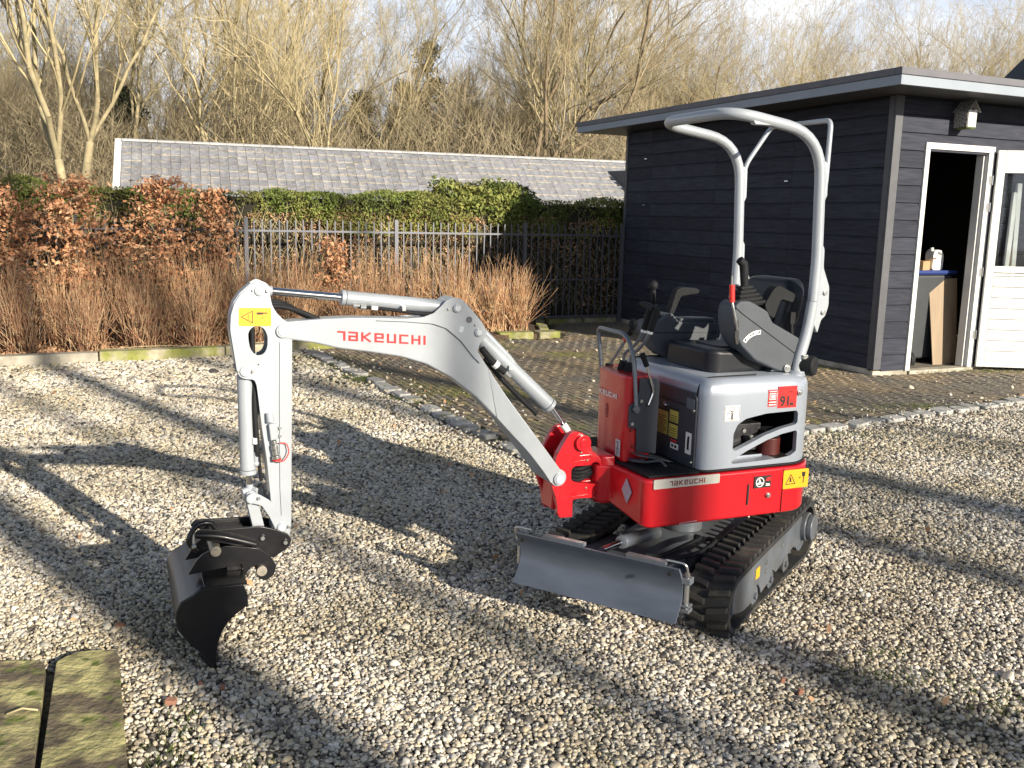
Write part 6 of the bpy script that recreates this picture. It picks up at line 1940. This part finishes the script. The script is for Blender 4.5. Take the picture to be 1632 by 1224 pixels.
# ---- control consoles
LC = [(.047, 1.236), (.040, 1.268), (.007, 1.284), (-.060, 1.283), (-.179, 1.240), (-.209, 1.192), (-.385, 1.107), (-.362, 1.059), (-.322, .992), (-.290, .978), (-.255, .984), (-.119, 1.033), (-.014, 1.097), (.030, 1.143), (.046, 1.195)]
LC = [(x - .058 * max(0, min(1, (x + .16) / .20)), z) for x, z in LC]
lc = part(G().prism(rounded(LC, .012, 3), .150, .270), 'left_console', M['console'], bevel=.010, bseg=3)
lc['label'] = 'left control console tipped up beside the seat'
q = G().tube([(-.015, .2705, 1.258), (-.05, .2705, 1.232), (-.20, .2705, 1.140), (-.355, .2705, 1.045)], .0022, 6)
q.build('parting_line', M['inkblack'], lc)
G().prism(rounded([(-.020, 1.205), (-.034, 1.205), (-.040, 1.14), (-.040, 1.105), (-.028, 1.105), (-.020, 1.14)], .006, 3), .262, .2713).build('lever_slot', M['inkblack'], lc)
l5 = G().tube(arc([(-.028, .274, 1.165), (-.012, .282, 1.20), (.006, .282, 1.26), (.010, .278, 1.285)], .03, 5), .0055, 12).build('safety_lever', M['zinc'], lc, smooth=rad(50))
G().cyl((.010, .278, 1.280), (.014, .276, 1.352), .0115, 14).build('red_grip', M['stickerred'], lc, bevel=.003)
G().cyl((.014, .276, 1.352), (.016, .276, 1.388), .003, 8).build('lever_tip', M['zinc'], lc)
G().cyl((-.295, .262, .995), (-.295, .280, .995), .017, 20).cyl((-.295, .280, .995), (-.295, .286, .995), .011, 6).build('pivot_bolt', M['zinc'], lc, bevel=.001)
q = G()   # boot: stacked bellows, tilted with the console
ax_ = Vector((.10, 0, 1)).normalized()
c0 = Vector((-.108, .205, 1.262))
for k in range(5):
    hw = .070 - k * .010
    q.obox(c0 + ax_ * (.010 + k * .016), (hw, 0, hw * -.10), (0, .050 - k * .007, 0), ax_ * .0062)
    q.obox(c0 + ax_ * (.002 + k * .016), (hw - .007, 0, (hw - .007) * -.10), (0, .044 - k * .007, 0), ax_ * .0045)
q.build('joystick_boot', M['rubber'], lc, bevel=.003)
G().tube([c0 + ax_ * .075, c0 + ax_ * .13, c0 + ax_ * .17 + Vector((.002, 0, 0)), c0 + ax_ * .188 + Vector((.022, 0, 0))], [.016, .018, .019, .017], 14).build('joystick', M['rubber'], lc, smooth=rad(60))
G().prism(rounded([(-.215, 1.222), (-.195, 1.262), (-.235, 1.325), (-.262, 1.345), (-.355, 1.305), (-.345, 1.268), (-.28, 1.285), (-.25, 1.20)], .014, 3), .175, .225).build('armrest', M['rubber'], lc, bevel=.012, bseg=3)
st = G().prism(rounded([(-.070, 1.128), (-.060, 1.113), (-.096, 1.150), (-.125, 1.163), (-.144, 1.163), (-.144, 1.143), (-.120, 1.138), (-.094, 1.122), (-.073, 1.100), (-.060, 1.106)], .001, 1), .2704, .2712)
arcq = G()
for k in range(8):
    a, b = rad(100 + k * 9), rad(100 + (k + 1) * 9)
    arcq.add([(-.150 - .100 * math.cos(w_) - .0, .2713, 1.068 + r_ * math.sin(w_) * .0 + r_ * math.sin(w_)) if False else (-.148 - r_ * math.cos(w_), .2713, 1.062 + r_ * math.sin(w_)) for w_, r_ in ((a - .9, .104), (b - .9, .104), (b - .9, .084), (a - .9, .084))], [(0, 1, 2, 3)])
arcq.map(lambda x, y, z: (-.148 - (x + .148) * 1.0, y, z))
arcq = G()
for k in range(8):
    a, b = rad(62 + k * 7), rad(62 + (k + 1) * 7)
    arcq.add([(-.145 + r_ * math.cos(w_), .2713, 1.058 + r_ * math.sin(w_)) for w_, r_ in ((a - .45, .104), (b - .45, .104), (b - .45, .086), (a - .45, .086))], [(0, 1, 2, 3)])
arcq.build('arrow_sticker', M['white'], lc)
q = G()
cc = Vector((-.145 + .095 * math.cos(rad(64)), 1.058 + .095 * math.sin(rad(64))))
dd = Vector((-math.sin(rad(64)), math.cos(rad(64)))); nn = Vector((dd.y, -dd.x))
P = [cc - dd * .014, cc - dd * .007 + nn * .006, cc - dd * .007 + nn * .002, cc + dd * .007 + nn * .002, cc + dd * .007 + nn * .006, cc + dd * .014, cc + dd * .007 - nn * .006, cc + dd * .007 - nn * .002, cc - dd * .007 - nn * .002, cc - dd * .007 - nn * .006]
q.prism([(p.x, p.y) for p in P], .2714, .2717)
for w_ in (42, 87):
    c_ = (-.145 + .095 * math.cos(rad(w_)), 1.058 + .095 * math.sin(rad(w_)))
    q.prism([(c_[0] - .004, c_[1] - .004), (c_[0] + .004, c_[1] - .004), (c_[0] + .004, c_[1] + .005), (c_[0] - .004, c_[1] + .005)], .2714, .2717)
q.build('arrow_print', M['inkblack'], lc)
part(G().prism(rounded([(-.22, .980), (-.37, .980), (-.35, 1.03), (-.29, 1.03), (-.25, .995)], .01, 2), .15, .255), 'console_mount', M['panel'], bevel=.006)
RC = [(.150, 1.131), (.142, 1.150), (.089, 1.160), (.018, 1.186), (-.003, 1.186), (-.052, 1.148), (-.265, 1.138), (-.265, 1.045), (-.16, 1.018), (-.060, .985), (-.02, .978), (.03, .987), (.082, 1.015), (.117, 1.050), (.147, 1.10)]
RC = [(x - .035 * max(0, min(1, (x + .05) / .15)), z) for x, z in RC]
rc = part(G().prism(rounded(RC, .012, 3), -.310, -.195), 'right_console', M['console'], bevel=.009, bseg=3)
rc['label'] = 'right control console level beside the seat'
G().tube([(.112, -.1945, 1.110), (.06, -.1945, 1.100), (-.264, -.1945, 1.094)], .002, 6).build('parting_line', M['inkblack'], rc)
G().prism(rounded([(-.06, -.205), (-.06, -.30), (-.255, -.30), (-.255, -.205)], .01, 2), 1.140, 1.160, 'z').map(lambda x, y, z: (x, y, z + x * .02 + .004)).build('arm_pad', M['dark'], rc, bevel=.006)
q = G()
c0 = Vector((.055, -.255, 1.168)); ax_ = Vector((.02, 0, 1)).normalized()
for k in range(4):
    hw = .042 - k * .008
    q.cyl(c0 + ax_ * (k * .016), c0 + ax_ * (k * .016 + .007), hw, 16).cyl(c0 + ax_ * (k * .016 + .007), c0 + ax_ * (k * .016 + .015), hw - .009, 16)
q.build('joystick_boot', M['rubber'], rc, bevel=.002)
G().tube([c0 + ax_ * .06, c0 + ax_ * .10, c0 + ax_ * .125], [.012, .012, .010], 12).ball(c0 + ax_ * .142, .020, 14, (1, 1, 1.15)).build('joystick', M['rubber'], rc, smooth=True)
G().prism(rounded([(-.025, 1.175), (-.050, 1.17), (-.088, 1.258), (-.180, 1.270), (-.190, 1.285), (-.170, 1.297), (-.090, 1.302), (-.060, 1.288)], .010, 3), -.285, -.245).build('armrest', M['rubber'], rc, bevel=.008, bseg=3)
part(G().box((-.20, -.28, .976), (-.05, -.22, 1.0)), 'console_mount', M['panel'], bevel=.004)

# ---- roll bar
yr = .275
XP = -.395
def post_x(z): return XP - .010 * math.sin((z - 1.0) * 2.2)
hoop = []
for sy in (1,):
    pass
path = [(-.345, yr, .985), (-.365, yr, 1.08), (-.405, yr, 1.24), (-.412, yr, 1.45), (-.385, yr, 1.90), (-.335, yr, 1.985), (.155, yr - .005, 2.030), (.175, yr - .07, 2.030)]
top = arc([Vector(p) for p in ((-.405, yr, 1.28), (-.410, yr, 1.45), (-.385, yr, 1.965), (.055, yr, 2.030), (.055, -yr, 2.030), (-.385, -yr, 1.965), (-.410, -yr, 1.45), (-.405, -yr, 1.28))], [.06, .18, .13, .13, .18, .06], 8)
rb = part(G().tube(top, .0228, 24), 'roll_bar', M['silver'], smooth=rad(50))
rb['label'] = 'grey tubular roll bar arching over the seat'
for sy in (1, -1):
    low = arc([Vector(p) for p in ((-.345, sy * yr, .972), (-.352, sy * yr, 1.03), (-.385, sy * yr, 1.14), (-.404, sy * yr, 1.277))], .07, 5)
    G().tube(low, .0238, 24).build('lower_post', M['silver'], rb, smooth=rad(50))
    G().prism(rounded([(-.425, 1.52), (-.437, 1.50), (-.440, 1.42), (-.478, 1.34), (-.482, 1.26), (-.468, 1.215), (-.448, 1.20), (-.432, 1.14), (-.40, 1.20), (-.40, 1.52)], .010, 2), sy * yr - .012, sy * yr + .012).build('hinge_bracket', M['silver'], rb, bevel=.003)
    for cx, cz in ((-.455, 1.315), (-.452, 1.232)):
        G().cyl((cx, sy * yr + .010, cz), (cx, sy * yr + .020, cz), .010, 12).build('bolt', M['zinc'], rb, bevel=.001)
    G().prism([(-.405, 1.86), (-.428, 1.85), (-.432, 1.72), (-.418, 1.69), (-.40, 1.70)], sy * yr - .008, sy * yr + .008).build('weld_plate', M['silver'], rb, bevel=.003)
q = G().tube(arc([(-.418, yr, 1.71), (-.424, yr, 1.78), (-.432, yr - .005, 2.025), (-.545, -yr + .01, 2.045), (-.415, -yr, 1.86), (-.412, -yr, 1.75)], [.03, .035, .035, .05], 6), .0105, 14)
q.build('rear_rail', M['silver'], rb, smooth=rad(50))
G().prism([(-.03, 2.000), (-.13, 2.000), (-.12, 1.985), (-.04, 1.985)], yr - .015, yr + .015).build('weld_plate', M['silver'], rb, bevel=.003)
part(G().cyl((-.35, .23, 1.006), (-.405, .325, 1.006), .043, 24), 'rear_cushion', M['rubber'], bevel=.012)
part(G().cyl((-.345, yr, .962), (-.345, yr, .985), .040, 24).cyl((-.345, -yr, .962), (-.345, -yr, .985), .040, 24), 'post_collar', M['hood'], bevel=.003)
part(G().box((-.375, .262, 1.035), (-.35, .31, 1.055)), 'post_clamp', M['zinc'], bevel=.003)
